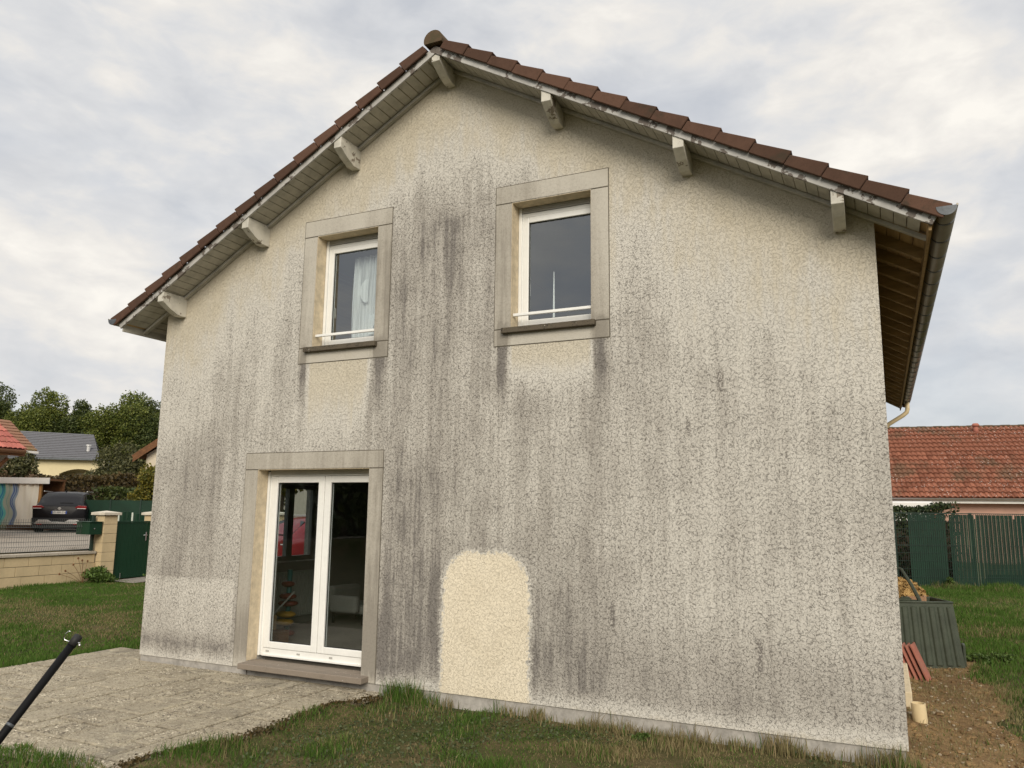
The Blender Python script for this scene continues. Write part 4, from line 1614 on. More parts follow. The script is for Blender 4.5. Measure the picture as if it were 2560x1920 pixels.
def tree(name, label, cat, base, h, rad, crown_z, nb, n, size, mat, group=None, seed=0, trunk=True, stems=4):
    r = np.random.default_rng(seed)
    bx_, by_ = base
    bz = float(gh(bx_, by_)) - .1
    t = empty(name, (bx_, by_, bz), 0, label, cat, group)
    bl = crown_blobs((bx_, by_, bz + crown_z), rad, nb, r)
    pts = blob_points(bl, n, r)
    pts = pts[pts[:, 2] > bz + .15]
    V, F = leaf_cards(pts, size, r)
    V = V - np.array([bx_, by_, bz])
    o = bpy.data.objects.new('crown', fastmesh('crown', V, [F], mat))
    COL.objects.link(o)
    o.parent = t
    if trunk:
        tb = MB()
        rt = .035 * h
        tb.tube([(bx_, by_, bz), (bx_ + .05 * rad[0], by_, bz + crown_z * .5), (bx_, by_, bz + crown_z * 1.15)], [rt, rt * .75, rt * .3], 8)
        for k in range(stems):
            c = bl[k][0]
            tb.tube([(bx_, by_, bz + crown_z * (.45 + .1 * k / stems)), ((bx_ + c[0]) / 2, (by_ + c[1]) / 2, (bz + crown_z * .6 + c[2]) / 2), tuple(c)], [rt * .45, rt * .3, rt * .08], 6)
        tb.build('trunk', M['bark'], t, smooth=True)
    return t


grp = 'tall trees beyond the street'
for lab_, bx0, by0, top, rx, rzz, nb_, nl, ml, sd_ in (
        ('dark round tree at the far left edge behind the roofs', -67.6, 39.1, 12.7, 3.0, 3.6, 22, 12000, 'leaf_dark', 1),
        ('bright green broad tree left of the gap in the treeline', -64.1, 40.8, 12.9, 2.9, 4.0, 24, 14000, 'leaf_mid', 2),
        ('lower dark tree filling the gap behind the grey roof', -61.6, 42.2, 10.4, 2.6, 3.0, 18, 11000, 'leaf_dark', 3),
        ('slim dark tree just right of the treeline gap', -60.4, 42.5, 11.9, 2.0, 3.4, 18, 9000, 'leaf_dark', 4),
        ('tall mid-green tree with an uneven crown over the olive shrub', -58.4, 43.5, 12.6, 2.7, 3.8, 22, 12000, 'leaf_mid', 5),
        ('broad leafy tree close to the left corner of the house', -56.2, 44.6, 12.9, 3.0, 4.0, 24, 13000, 'leaf_mid', 6),
        ('leafy tree just showing past the left corner of the house', -53.9, 45.8, 12.6, 3.0, 3.8, 22, 12000, 'leaf_dark', 7)):
    z_ = float(gh(bx0, by0)) - .1
    tree('tree', lab_, 'tree', (bx0, by0), top - z_, (rx, rx, rzz), top - z_ - rzz * 1.08, nb_, int(nl * 2.2), .105, M[ml], grp, sd_)
tree('large_shrub', 'tall dark olive shrub between the grey roof and the house corner', 'shrub', (-31.2, 24.8), 5, (2.0, 2.0, 2.3), 2.4, 18, 14000, .08, M['leaf_olive'], None, 7)
tree('large_shrub', 'dark olive shrub with a low spreading crown right of the grey roof', 'shrub', (-33.0, 24.6), 4, (1.5, 1.5, 1.6), 1.6, 16, 10000, .08, M['leaf_olive'], None, 8)
tree('large_shrub', 'tall green shrub against the house corner above the golden bush', 'shrub', (-28.6, 26.5), 5, (2.2, 2.2, 2.1), 2.4, 16, 12000, .08, M['leaf_dark'], None, 18)
tree('bush', 'rounded golden-green clipped bush beside the house corner', 'bush', (-17.4, 14.75), 2.6, (1.25, 1.0, 1.22), 1.55, 16, 9000, .062, M['leaf_gold'], None, 9, trunk=True, stems=3)
tree('bush', 'faded pinkish-brown shrub under the red roof eaves', 'bush', (-24.75, 13.95), 3.4, (1.15, 1.0, 1.05), 1.75, 18, 9000, .06, M['leaf_pink'], None, 10)
tree('bush', 'olive feathery bush under the brown roof', 'bush', (-25.0, 14.25), 3.4, (.95, .9, 1.3), 2.1, 18, 6500, .07, M['leaf_olive'], None, 11)
tree('bush', 'dark green bush in front of the yellow house', 'bush', (-27.6, 18.55), 2.6, (.8, .8, 1.0), 1.35, 12, 5500, .07, M['leaf_dark'], None, 12)
tree('tree', 'yellow-green tree outside the inner window, seen through the patio door', 'tree', (-12.5, 16.2), 6, (2.6, 2.6, 2.4), 3.2, 14, 7000, .14, M['leaf_gold'], None, 13)


def hedge(name, label, p0, p1, w, z1, n, size, mat, seed, z0=None):
    r = np.random.default_rng(seed)
    p0, p1 = np.array(p0, float), np.array(p1, float)
    d = p1 - p0
    L = np.linalg.norm(d)
    d /= L
    nv_ = np.array([-d[1], d[0]])
    bz = float(gh(*p0)) - .05 if z0 is None else z0
    # points biased to the faces
    u = r.uniform(0, L, n)
    a = r.uniform(-1, 1, n)
    zq = r.uniform(0, 1, n)
    face = r.integers(0, 3, n)
    a = np.where(face == 0, -1 + .5 * r.uniform(0, 1, n) ** 2, np.where(face == 2, a, 1 - .5 * r.uniform(0, 1, n) ** 2))
    zq = np.where(face == 2, 1 - .25 * r.uniform(0, 1, n) ** 2, zq)
    top = z1 + .10 * (z1 - bz) * .5 * (np.sin(u * 1.3 + seed) + .6 * np.sin(u * 3.1)) * .5
    P = np.stack([p0[0] + d[0] * u + nv_[0] * a * w, p0[1] + d[1] * u + nv_[1] * a * w, bz + zq * (top - bz)], 1)
    P += r.normal(0, size * .5, P.shape)
    V, F = leaf_cards(P, size, r)
    t = empty(name, (p0[0], p0[1], bz), 0, label, 'hedge')
    o = bpy.data.objects.new('foliage', fastmesh('foliage', V - np.array([p0[0], p0[1], bz]), [F], mat))
    COL.objects.link(o)
    o.parent = t
    # woody core
    obox(MB(), Vector((p0[0], p0[1], 0)), Vector((d[0], d[1], 0)), Vector((nv_[0], nv_[1], 0)), .1, L - .1, -w * .45, w * .45, bz, bz + (z1 - bz) * .8).build('branches', M['bark'], t)
    return t


hedge('hedge', 'russet-brown hedge behind the dark car', (-25.5, 14.6), (-19.0, 18.4), .8, 3.05, 9000, .085, M['leaf_brown'], 21)
hedge('hedge', 'dark green hedge behind the green screen', (-21.5, 15.6), (-14.5, 18.6), .7, 2.55, 9000, .08, M['leaf_dark'], 22)
hedge('hedge', 'clipped dark conifer hedge showing above the right-hand green fence', (4.0, 15.7), (10.05, 18.6), .45, 2.08, 14000, .05, M['leaf_hedge'], 23)
hedge('hedge', 'unseen side hedge added beyond the low wall to darken the patio door reflection', (-9.2, -5.0), (-10.0, -27), 1.0, 4.0, 7000, .22, M['leaf_dark'], 25)  # out of view; added so the door glass reflects something dark
hedge('hedge', 'long garden hedge behind the photographer, reflected in the patio door', (-30, -26), (34, -27), 1.4, 4.4, 9000, .30, M['leaf_dark'], 24)

# ------------------------------------------------------------------ houses around


def roof_plane(mb_or_parent, A, B, C, Dp, thick, mat, parent, rows, name='roof', step=.03):
    """A,B eave ends, C,Dp ridge ends (C above B, Dp above A); courses stepped like tiles"""
    A, B, C, Dp = map(Vector, (A, B, C, Dp))
    nrm = (B - A).cross(Dp - A).normalized()
    if nrm.z < 0:
        nrm = -nrm
    mb = MB()
    for i in range(rows):
        f0, f1 = i / rows, min(1.0, (i + 1) / rows + .15 / rows)
        a0, b0 = A.lerp(Dp, f0), B.lerp(C, f0)
        a1, b1 = A.lerp(Dp, f1), B.lerp(C, f1)
        v = [a0, b0, b1, a1, a0 + nrm * (thick + step), b0 + nrm * (thick + step), b1 + nrm * thick, a1 + nrm * thick]
        mb.add(v, [(0, 3, 2, 1), (4, 5, 6, 7), (0, 1, 5, 4), (1, 2, 6, 5), (2, 3, 7, 6), (3, 0, 4, 7)])
    return mb.build(name, mat, parent)


# yellow house with the slate-grey roof
yh = empty('yellow_house', (-44, 30, 2.4), 0, 'yellow plastered house with a long slate-grey tiled roof', 'house')
ridgeL, ridgeR = Vector((-54.7, 25.6, 7.36)), Vector((-44.71, 32.0, 6.98))
eaveL, eaveR = Vector((-50.6, 22.3, 5.02)), Vector((-40.72, 29.74, 4.93))
rp = roof_plane(None, eaveL, eaveR, ridgeR, ridgeL, .06, M['greytile'], yh, 15, step=.05)
back = (ridgeL - eaveL)
backh = Vector((back.x, back.y, 0))
roof_plane(None, eaveL + 2 * backh, eaveR + 2 * backh * .9, ridgeR, ridgeL, .06, M['greytile'], yh, 15, step=.05)
ud = (eaveR - eaveL)
ud.z = 0
ulen = ud.length
ud.normalize()
un = Vector((-ud.y, ud.x, 0))
wallp = Vector((eaveL.x, eaveL.y, 0)) + un * .35
# wall with an arched porch opening
mb = MB()
pc, pw2 = 11.0, 1.25
archz = 4.30
zw0, zw1 = 1.6, 4.98
obox(mb, wallp, ud, un, .3, pc - pw2, 0, .25, zw0, zw1)
obox(mb, wallp, ud, un, pc + pw2, ulen - .35, 0, .25, zw0, zw1)
NA = 24
for k in range(NA):
    a0 = -pw2 + 2 * pw2 * k / NA
    a1 = -pw2 + 2 * pw2 * (k + 1) / NA
    am = (a0 + a1) / 2
    obox(mb, wallp, ud, un, pc + a0, pc + a1, 0, .25, archz - .35 * (am / pw2) ** 2, zw1)
obox(mb, wallp, ud, un, .3, ulen - .35, 1.8, 2.0, zw0, zw1)
obox(mb, wallp, ud, un, .3, .5, .25, 1.8, zw0, zw1)
obox(mb, wallp, ud, un, ulen - .55, ulen - .35, .25, 1.8, zw0, zw1)
mb.build('wall', M['yellowplaster'], yh)
ww = obox(MB(), wallp, ud, un, pc - .75, pc + .1, 1.74, 1.79, 2.4, 4.05).build('window', M['pvc'], yh)
obox(MB(), wallp, ud, un, pc - .66, pc + .01, 1.725, 1.735, 2.5, 3.95).build('pane', M['carglass'], ww)
w3 = obox(MB(), wallp, ud, un, pc - 4.3, pc - 2.9, -.02, .02, 2.6, 4.1).build('window', M['pvc'], yh)
obox(MB(), wallp, ud, un, pc - 4.2, pc - 3.0, -.035, -.022, 2.7, 4.0).build('pane', M['carglass'], w3)
gp = MB()
gp.prism([(0, 0), (0, .12), (ulen, .12), (ulen, 0)], lambda u, z_: tuple((Vector((eaveL.x, eaveL.y, 0)) + ud * u - un * .12).xy) + (4.90 + z_,), lambda u, z_: tuple((Vector((eaveL.x, eaveL.y, 0)) + ud * u).xy) + (4.90 + z_,))
gp.build('gutter', M['zincdark'], yh)
vn = Vector((-42.4, 30.0, 5.45))
vt = MB().tube([tuple(vn), (vn.x, vn.y, vn.z + .55)], .12, 10)
vt.tube([(vn.x, vn.y, vn.z + .5), (vn.x, vn.y, vn.z + .62)], .18, 10)
vt.build('roof_vent', M['silver'], yh)

# red-roofed outbuilding, left edge
rh = empty('red_roof_house', (-17, 5, .85), 0, 'wood-fronted building with ribbed red roof tiles at the left edge', 'house')
ex, ez, y0, y1 = -15.57, 3.42, -4.0, 8.3
px_ = .57
roof_plane(None, (ex, y0, ez), (ex, y1 - .02, ez), (-20.4, y1 - .02, ez + 4.83 * px_), (-20.4, y0, ez + 4.83 * px_), .05, M['pinktile'], rh, 1, 'roof', step=0)
roof_plane(None, (-25.2, y0, ez), (-25.2, y1 - .02, ez), (-20.4, y1 - .02, ez + 4.83 * px_), (-20.4, y0, ez + 4.83 * px_), .05, M['pinktile'], rh, 12, 'roof')
# near tiles one by one: interlocking, two waves
tw, tl_ = .30, .40
n_ = Vector((px_, 0, 1)).normalized()
sdn = Vector((-1, 0, px_)).normalized()
tm = MB()
sec = [(0, .018), (.06, .04), (.12, .045), (.16, .015), (.21, .04), (.27, .045), (.30, .018)]
v = []
for s_, lift in ((-.03, .03), (tl_ + .03, 0.0)):
    for a_, h_ in sec:
        q = sdn * s_ + Vector((0, a_, 0)) + n_ * (h_ + lift + .05)
        v.append(tuple(q))
    for a_, h_ in sec:
        q = sdn * s_ + Vector((0, a_, 0)) + n_ * (h_ + lift + .035)
        v.append(tuple(q))
m_ = len(sec)
f_ = []
for k in range(m_ - 1):
    f_.append((k, k + 1, 2 * m_ + k + 1, 2 * m_ + k))
    f_.append((m_ + k, 3 * m_ + k, 3 * m_ + k + 1, m_ + k + 1))
    f_.append((k, m_ + k, m_ + k + 1, k + 1))
tm.add(v, f_)
tme = tm.mesh('roof_tile', M['pinktile'])
for row in range(12):
    for c_ in range(12):
        p = Vector((ex, y1 - .30 - c_ * tw, ez)) + sdn * (row * tl_ * .98)
        piece('roof_tile', tme, rh, p)
MB().box(-24.6, -16.0, y0 + .4, y1 - .5, .8, ez + .2).build('wall', M['orangewood'], rh)
MB().box(ex - .03, ex + .02, y0, y1, ez - .16, ez + .02).build('fascia', M['darkwood'], rh)
gq = MB().tube([(ex + .09, y0, ez - .03), (ex + .09, y1 - .05, ez - .03)], .06, 8)
gq.build('gutter', M['darkwood'], rh, smooth=True)
MB().tube([(-16.25, y1 - .75, 2.45), (-15.75, y1 - .4, 3.2)], .06, 6).build('brace', M['darkwood'], rh)
MB().box(-20.4, ex, y1 - .06, y1 - .02, ez - .0, ez + .001).build('barge', M['darkwood'], rh)
# brown-roofed one behind
bh = empty('brown_roof_house', (-26, 8, .85), 0, 'building with a mossy brown tiled roof behind the red one', 'house')
roof_plane(None, (-25.06, -2, 4.10), (-25.06, 14.9, 4.10), (-27.25, 14.9, 5.52), (-27.25, -2, 5.52), .05, M['browntile'], bh, 10, step=.035)
roof_plane(None, (-29.4, -2, 4.10), (-29.4, 14.9, 4.10), (-27.25, 14.9, 5.52), (-27.25, -2, 5.52), .05, M['browntile'], bh, 10)
MB().box(-28.9, -26.4, -1.6, 14.5, .8, 4.5).build('wall', M['creamplaster'], bh)
MB().extr([(-28.9, 4.5), (-26.4, 4.5), (-27.25, 5.3)], 'y', 14.2, 14.5).build('gable', M['creamplaster'], bh)
MB().box(-25.05, -24.93, -2, 14.9, 4.0, 4.10).build('gutter', M['whitepanel'], bh)
# gabled neighbour just visible past the house corner
gb = empty('gabled_house', (-20, 19, .85), 0, 'cream house with brown bargeboard peeping past the left house corner', 'house')
bd = MB()
pA = Vector((-22.0, 17.5, 3.93))
pB = Vector((-19.0, 19.2, 6.45))
dA = (pB - pA)
hdir = Vector((dA.x, dA.y, 0)).normalized()
hn = Vector((-hdir.y, hdir.x, 0))
gl = Vector((dA.x, dA.y, 0)).length
roof_plane(None, tuple(pA - hn * .35), tuple(pA + hn * 9), tuple(pB + hn * 9), tuple(pB - hn * .35), .10, M['browntile'], gb, 10)
pC = Vector((pB.x, pB.y, 0)) + hdir * gl
pC.z = pA.z
roof_plane(None, tuple(pC - hn * .35), tuple(pC + hn * 9), tuple(pB + hn * 9), tuple(pB - hn * .35), .10, M['browntile'], gb, 10)
poly = [(.45, 0), (2 * gl - .45, 0), (2 * gl - .45, 3.3), (gl, 5.35), (.45, 3.3)]
tb_ = Vector((pA.x, pA.y, .8))
MB().prism(poly, lambda u, z_: tuple(tb_ + hdir * u + Vector((0, 0, z_))), lambda u, z_: tuple(tb_ + hdir * u + hn * 8.8 + Vector((0, 0, z_)))).build('wall', M['creamplaster'], gb)
for (q0, q1) in ((pA, pB), (pC, pB)):
    v = []
    for q in (q0, q1):
        for nn_ in (-.40, -.36):
            v += [tuple(q + hn * nn_ + Vector((0, 0, -.20))), tuple(q + hn * nn_ + Vector((0, 0, .14)))]
    MB().add(v, [(0, 1, 5, 4), (2, 6, 7, 3), (0, 4, 6, 2), (1, 3, 7, 5), (0, 2, 3, 1), (4, 5, 7, 6)]).build('bargeboard', M['darkwood'], gb)

# orange-tiled neighbour on the right
nh = empty('neighbour_house', (10, 30, 0), 0, 'single-storey pink house with a lichened orange clay-tile roof', 'house')
A0 = Vector((8.69, 28.93, 2.50))
dd = Vector((4.68, .64, 0)).normalized()
nn = Vector((-dd.y, dd.x, 0))
A0 = A0 - dd * 8
run, rise = 4.25, 3.27
sl = math.hypot(run, rise)
un_ = Vector((nn.x * run, nn.y * run, rise)) / sl
nr_ = dd.cross(un_).normalized()
LR = 18.0
roof_plane(None, tuple(A0), tuple(A0 + dd * LR), tuple(A0 + dd * LR + un_ * sl), tuple(A0 + un_ * sl), .02, M['redtile'], nh, 1, 'roof_deck', step=0)
B0 = A0 + nn * run * 2
un2 = Vector((-nn.x * run, -nn.y * run, rise)) / sl
roof_plane(None, tuple(B0), tuple(B0 + dd * LR), tuple(A0 + dd * LR + un_ * sl), tuple(A0 + un_ * sl), .02, M['redtile'], nh, 16, 'roof_deck')
TW, TL = .196, sl / 16.0
sec = [(0.0, .006), (.03, .006), (.065, .046), (.12, .058), (.165, .034), (.19, .006), (.1965, .006)]


def ntile_vf(base):
    v = []
    for s_, lift in ((-.03, .050), (TL + .01, 0.0)):
        for a_, h_ in sec:
            v.append(base + un_ * s_ + dd * a_ + nr_ * (h_ + lift + .022))
        for a_, h_ in sec:
            v.append(base + un_ * s_ + dd * a_ + nr_ * (h_ + lift + .008))
    m_ = len(sec)
    f_ = []
    for k in range(m_ - 1):
        f_.append((k, k + 1, 2 * m_ + k + 1, 2 * m_ + k))
        f_.append((k, m_ + k, m_ + k + 1, k + 1))
    return v, f_


v, f_ = ntile_vf(Vector((0, 0, 0)))
ntm = MB().add([tuple(q) for q in v], f_).mesh('roof_tile', M['redtile'], smooth=False)
rest = MB()
first = int(8.0 / TW) - 1
for row in range(16):
    for c_ in range(int(LR / TW)):
        base = A0 + dd * (c_ * TW + random.uniform(-.004, .004)) + un_ * (row * TL + random.uniform(-.006, .006)) + nr_ * random.uniform(0, .006)
        if first <= c_ < first + 28 and row < 10:
            piece('roof_tile', ntm, nh, base)
        else:
            v, f_ = ntile_vf(base)
            rest.add([tuple(q) for q in v], f_)
o = rest.build('roof_tiles', M['redtile'], nh)
o["kind"] = 'stuff'
rm = MB()
arc = [(.085 * math.sin(a), .075 * math.cos(a) + .02) for a in np.linspace(-1.7, 1.7, 9)]
v = [tuple(dd * 0 + nn * a_ + Vector((0, 0, z_))) for a_, z_ in arc] + [tuple(dd * .36 + nn * a_ + Vector((0, 0, z_))) for a_, z_ in arc]
rm.add(v, [(k, k + 1, 10 + k, 9 + k) for k in range(8)] + [tuple(range(9))])
rme2 = rm.mesh('ridge_tile', M['ridge'])
for k in range(int(LR / .34)):
    piece('ridge_tile', rme2, nh, A0 + dd * (k * .34) + un_ * sl + Vector((0, 0, .0 + .012 * (k % 2))))
vp = A0 + dd * 12.15 + un_ * (sl * .89)
vb = MB().tube([tuple(vp), tuple(vp + Vector((0, 0, .40)))], .10, 12)
vb.tube([tuple(vp + Vector((0, 0, .36))), tuple(vp + Vector((0, 0, .42))), tuple(vp + Vector((0, 0, .50)))], [.14, .16, .10], 12)
vb.build('roof_vent', M['pinkvent'] if 'pinkvent' in M else M['clay'], nh, smooth=True)
wp = A0 + nn * .45
obox(MB(), Vector((wp.x, wp.y, 0)), dd, nn, .4, LR - .4, 0, 7.6, -.3, 2.5).build('wall', M['pinkplaster'], nh)
g0 = A0 - nn * .09
gz = A0.z + .0
ga = [(.08 * math.cos(a), -.08 * math.sin(a)) for a in np.linspace(0, math.pi, 9)]
gm = MB()
gm.prism(ga + [(-.072, 0), (.072, 0)][::1], lambda u, z_: tuple(g0 + nn * u + Vector((0, 0, z_))), lambda u, z_: tuple(g0 + nn * u + dd * LR + Vector((0, 0, z_))))
gm.build('gutter', M['steel'], nh, smooth=False)
obox(MB(), Vector((A0.x, A0.y, 0)), dd, nn, 0, LR, .005, .44, 2.40, 2.42).build('soffit', M['whitepanel'], nh)
obox(MB(), Vector((A0.x, A0.y, 0)), dd, nn, 0, LR, -.004, .02, 2.30, 2.50).build('fascia', M['whitepanel'], nh)
gs = empty('garden_shed', (8, 27, 0), 0, 'white-topped shed showing between the hedge and the pink house', 'shed')
MB().box(4.5, 9.9, 26.6, 28.0, -.2, 2.05).build('wall', M['whitepanel'], gs)
MB().extr([(26.4, 2.05), (28.2, 2.05), (28.2, 2.35), (26.4, 2.26)], 'x', 4.3, 10.05).build('roof', M['whitepanel'], gs)

# carport with a printed cloth hung in it
cp = empty('carport', (-22.5, 11.5, .85), 0, 'flat-roofed carport with a white fascia beside the parked car', 'carport')
A = Vector((-22.62, 11.76, 0))
Bq = Vector((-20.75, 12.7, 0))
dc = (Bq - A)
Lc = dc.length
dc.normalize()
nc = Vector((-dc.y, dc.x, 0))
obox(MB(), A, dc, nc, 0, Lc, 0, 1.2, 2.72, 2.80).build('roof', M['darkwood'], cp)
obox(MB(), A, dc, nc, -.02, Lc + .02, -.05, -.005, 2.60, 2.83).build('fascia', M['whitepanel'], cp)
for l_ in (.02, Lc - .42):
    obox(MB(), A, dc, nc, l_, l_ + .09, .1, .19, .8, 2.715).build('post', M['orangewood'], cp)
obox(MB(), A, dc, nc, 0, Lc, 1.05, 1.15, .8, 2.71).build('back_wall', M['darkwood'], cp)
nu, nv = 44, 10
V, F, ac = [], [], []
Lw = Lc - .42
for j in range(nv + 1):
    for i in range(nu + 1):
        a_ = i / nu
        w_ = .03 * math.sin(i * .9 + j * .2) + .02 * math.sin(i * .37 - j * .7)
        q = A + dc * (a_ * Lw) + nc * (.06 + w_)
        V.append((q.x, q.y, 2.60 - (2.60 - 1.03) * j / nv))
        ac.append(a_)
F = [(j * (nu + 1) + i, j * (nu + 1) + i + 1, (j + 1) * (nu + 1) + i + 1, (j + 1) * (nu + 1) + i) for j in range(nv) for i in range(nu)]
o = bpy.data.objects.new('wave_curtain', fastmesh('wave_curtain', np.array(V), [np.array(F)], M['wave'], attrs={'across': ac}, smooth=True))
COL.objects.link(o)
tag(o, 'white cloth printed with teal and blue waves, hung in the carport', 'cloth')

# ------------------------------------------------------------------ cars


def text(name, s, size, mat, parent, loc, rot, ext=.002, spacing=1.0):
    c = bpy.data.curves.new(name, 'FONT')
    c.body = s
    c.size = size
    c.extrude = ext
    c.align_x = 'CENTER'
    c.align_y = 'CENTER'
    c.space_character = spacing
    c.materials.append(mat)
    tmp = bpy.data.objects.new('tmp', c)
    COL.objects.link(tmp)
    me = bpy.data.meshes.new_from_object(tmp.evaluated_get(bpy.context.evaluated_depsgraph_get()))
    bpy.data.objects.remove(tmp)
    o = bpy.data.objects.new(name, me)
    COL.objects.link(o)
    o.parent = parent
    o.location = loc
    o.rotation_euler = rot
    return o


def suv(label, loc, rz, paint, plate=None, badge=None):
    t = empty('parked_car', loc, rz, label, 'car')
    K = dict(parent=t, world=False)
    # stations: y, half-width low, half-width belt, belt z, greenhouse half-width, roof z, sill z
    st = [(0.00, .80, .84, .90, .70, .97, .30), (0.05, .88, .90, .95, .72, 1.03, .24), (0.20, .91, .92, .97, .72, 1.13, .22), (0.42, .92, .92, .985, .70, 1.33, .22), (0.62, .92, .92, .99, .66, 1.475, .22),
          (0.90, .92, .92, .98, .66, 1.525, .22), (1.6, .92, .92, .96, .67, 1.56, .22), (2.4, .92, .92, .94, .66, 1.54, .22), (2.9, .92, .92, .93, .62, 1.42, .22), (3.35, .92, .91, .95, .62, 1.08, .22),
          (3.5, .92, .90, .94, .66, 1.00, .22), (4.1, .90, .87, .86, .62, .91, .22), (4.36, .82, .78, .74, .55, .78, .26), (4.42, .74, .70, .62, .5, .66, .32)]
    rows = []
    for (y, wl, wb, zb, wg, zr, zs_) in st:
        dz = zr - zb
        half = [(0.0, zs_), (wl * .88, zs_), (wl, zs_ + .12), (wl, .60 if zb > .7 else (zs_ + zb) / 2), (wb, zb - .07), (wb - .035, zb), (wb - .07 + (wg - wb + .07) * .55, zb + dz * .5), (wg + .02, zr - dz * .16),
                (wg - .07, zr - dz * .03), (wg * .5, zr), (0.0, zr + .004)]
        rows.append([(x_, y, z_) for x_, z_ in half])
    n = len(rows[0])
    mb = MB()
    V = []
    for rrow in rows:
        V += rrow
    for rrow in rows:
        V += [(-x_, y_, z_) for x_, y_, z_ in rrow]
    F = []
    ns = len(rows)
    for s_ in (0, 1):
        o_ = s_ * ns * n
        for i in range(ns - 1):
            for k in range(n - 1):
                q = (o_ + i * n + k, o_ + i * n + k + 1, o_ + (i + 1) * n + k + 1, o_ + (i + 1) * n + k)
                F.append(q if s_ == 0 else q[::-1])
    for i in (0, ns - 1):
        F.append(tuple(i * n + k for k in range(n)) + tuple(ns * n + i * n + k for k in range(n - 2, 0, -1)))
    mb.add(V, F)
    body = mb.build('body', paint, smooth=True, **K)
    bm_fix(body)
    # glazing panels standing 4 mm off the shell

    def panel(name, pts, mat, off):
        a, b_, c_ = (Vector(p) for p in pts[:3])
        nv_ = (b_ - a).cross(c_ - a).normalized()
        if nv_.dot(Vector(off)) < 0:
            nv_ = -nv_
        m2 = MB()
        v = [tuple(Vector(p) + nv_ * .012) for p in pts] + [tuple(Vector(p) - nv_ * .004) for p in pts]
        k = len(pts)
        m2.add(v, [tuple(range(k)), tuple(range(2 * k - 1, k - 1, -1))] + [(i, (i + 1) % k, k + (i + 1) % k, k + i) for i in range(k)])
        o = m2.build(name, mat, **K)
        bm_fix(o)
        return o
    rw = panel('rear_window', [(-.69, .17, 1.085), (.69, .17, 1.085), (.63, .555, 1.42), (.3, .60, 1.445), (-.3, .60, 1.445), (-.63, .555, 1.42)], M['carglass'], (0, -1, 1))
    MB().box(-.02, .42, .145, .165, 1.10, 1.125).build('wiper', M['trimblack'], **K)
    for sx in (-1, 1):
        panel('side_window', [(sx * .865, .75, 1.0), (sx * .865, 2.0, .985), (sx * .70, 1.95, 1.45), (sx * .695, .95, 1.43)], M['carglass'], (sx, 0, 0))
        panel('side_window', [(sx * .865, 2.06, .985), (sx * .865, 2.95, .965), (sx * .70, 2.50, 1.44), (sx * .70, 2.02, 1.45)], M['carglass'], (sx, 0, 0))
        tl = MB().extr([(sx * .50, .93), (sx * .90, .88), (sx * .905, 1.0), (sx * .62, 1.02)], 'y', -.018, .12).build('tail_lamp', M['redlamp'], bevel=.012, **K)
        bm_fix(tl)
        wl_ = MB().box(min(sx * .60, sx * .88), max(sx * .60, sx * .88), -.024, -.0185, .895, .918)
        o = bpy.data.objects.new('lens', wl_.mesh('lens', M['whitelamp']))
        COL.objects.link(o)
        o.parent = tl
        MB().box(sx * .74 - .02, sx * .74 + .02, .95, 2.5, 1.535, 1.575).build('roof_rail', M['silver'], bevel=.01, **K)
        mr = MB().ball((sx * 1.02, 2.85, 1.06), (.10, .07, .075), 10, 7)
        mr.tube([(sx * .86, 2.85, 1.02), (sx * .98, 2.85, 1.05)], .025, 6)
        mr.build('mirror', M['trimblack'], smooth=True, **K)
        for yw in (.78, 3.55):
            wt = MB()
            R0 = .335
            prof = [(.60, R0 * .6), (.62, R0 * .95), (.66, R0), (.86, R0), (.90, R0 * .95), (.905, R0 * .68)]
            NV = 24
            v = [(sx * a_, yw + r_ * math.cos(2 * math.pi * k / NV), R0 + r_ * math.sin(2 * math.pi * k / NV)) for a_, r_ in prof for k in range(NV)]
            wt.add(v, [(j * NV + k, j * NV + (k + 1) % NV, (j + 1) * NV + (k + 1) % NV, (j + 1) * NV + k) for j in range(len(prof) - 1) for k in range(NV)])
            wo = wt.build('wheel', M['rubber'], smooth=True, **K)
            rim = MB()
            for k in range(5):
                a_ = 2 * math.pi * k / 5
                c0, s0 = math.cos(a_), math.sin(a_)
                rim.tube([(sx * .89, yw + .03 * c0, R0 + .03 * s0), (sx * .89, yw + .21 * c0, R0 + .21 * s0)], .03, 6)
            rim.tube([(sx * .86, yw, R0), (sx * .885, yw, R0)], .225, 20)
            ro = bpy.data.objects.new('rim', rim.mesh('rim', M['silver']))
            COL.objects.link(ro)
            ro.parent = wo
    # lower bumper, skid trim, plate, badge
    MB().extr([(-.86, .15), (.86, .15), (.90, .55), (-.90, .55)], 'y', -.03, .25).build('bumper', M['trimblack'], bevel=.03, **K)
    sk = [(-.80, .33), (.80, .33), (.66, .48), (.34, .48), (.22, .40), (-.22, .40), (-.34, .48), (-.66, .48)]
    o = MB().extr(sk, 'y', -.055, -.031).build('skid_plate', M['silver'], bevel=.006, **K)
    bm_fix(o)
    MB().extr([(-.62, .13), (.62, .13), (.50, .22), (-.50, .22)], 'y', -.04, .2).build('diffuser', M['trimblack'], **K)
    MB().box(-.70, -.52, -.062, -.056, .30, .335).build('reflector', M['redlamp'], **K)
    MB().box(.52, .70, -.062, -.056, .30, .335).build('reflector', M['redlamp'], **K)
    MB().tube([(0, 1.05, 1.53), (0, .98, 1.60)], [.03, .012], 6).build('aerial', M['trimblack'], **K)
    if plate:
        po = MB().box(-.26, .26, -.022, -.004, .70, .81).build('number_plate', M['plate'], bevel=.004, **K)
        for xa, xb in ((-.26, -.215), (.215, .26)):
            q = MB().box(xa, xb, -.0245, -.0225, .702, .808)
            o = bpy.data.objects.new('band', q.mesh('band', M['plateblue']))
            COL.objects.link(o)
            o.parent = po
        text('lettering', plate, .088, M['ink'], po, (0, -.0245, .755), (R_(90), 0, 0))
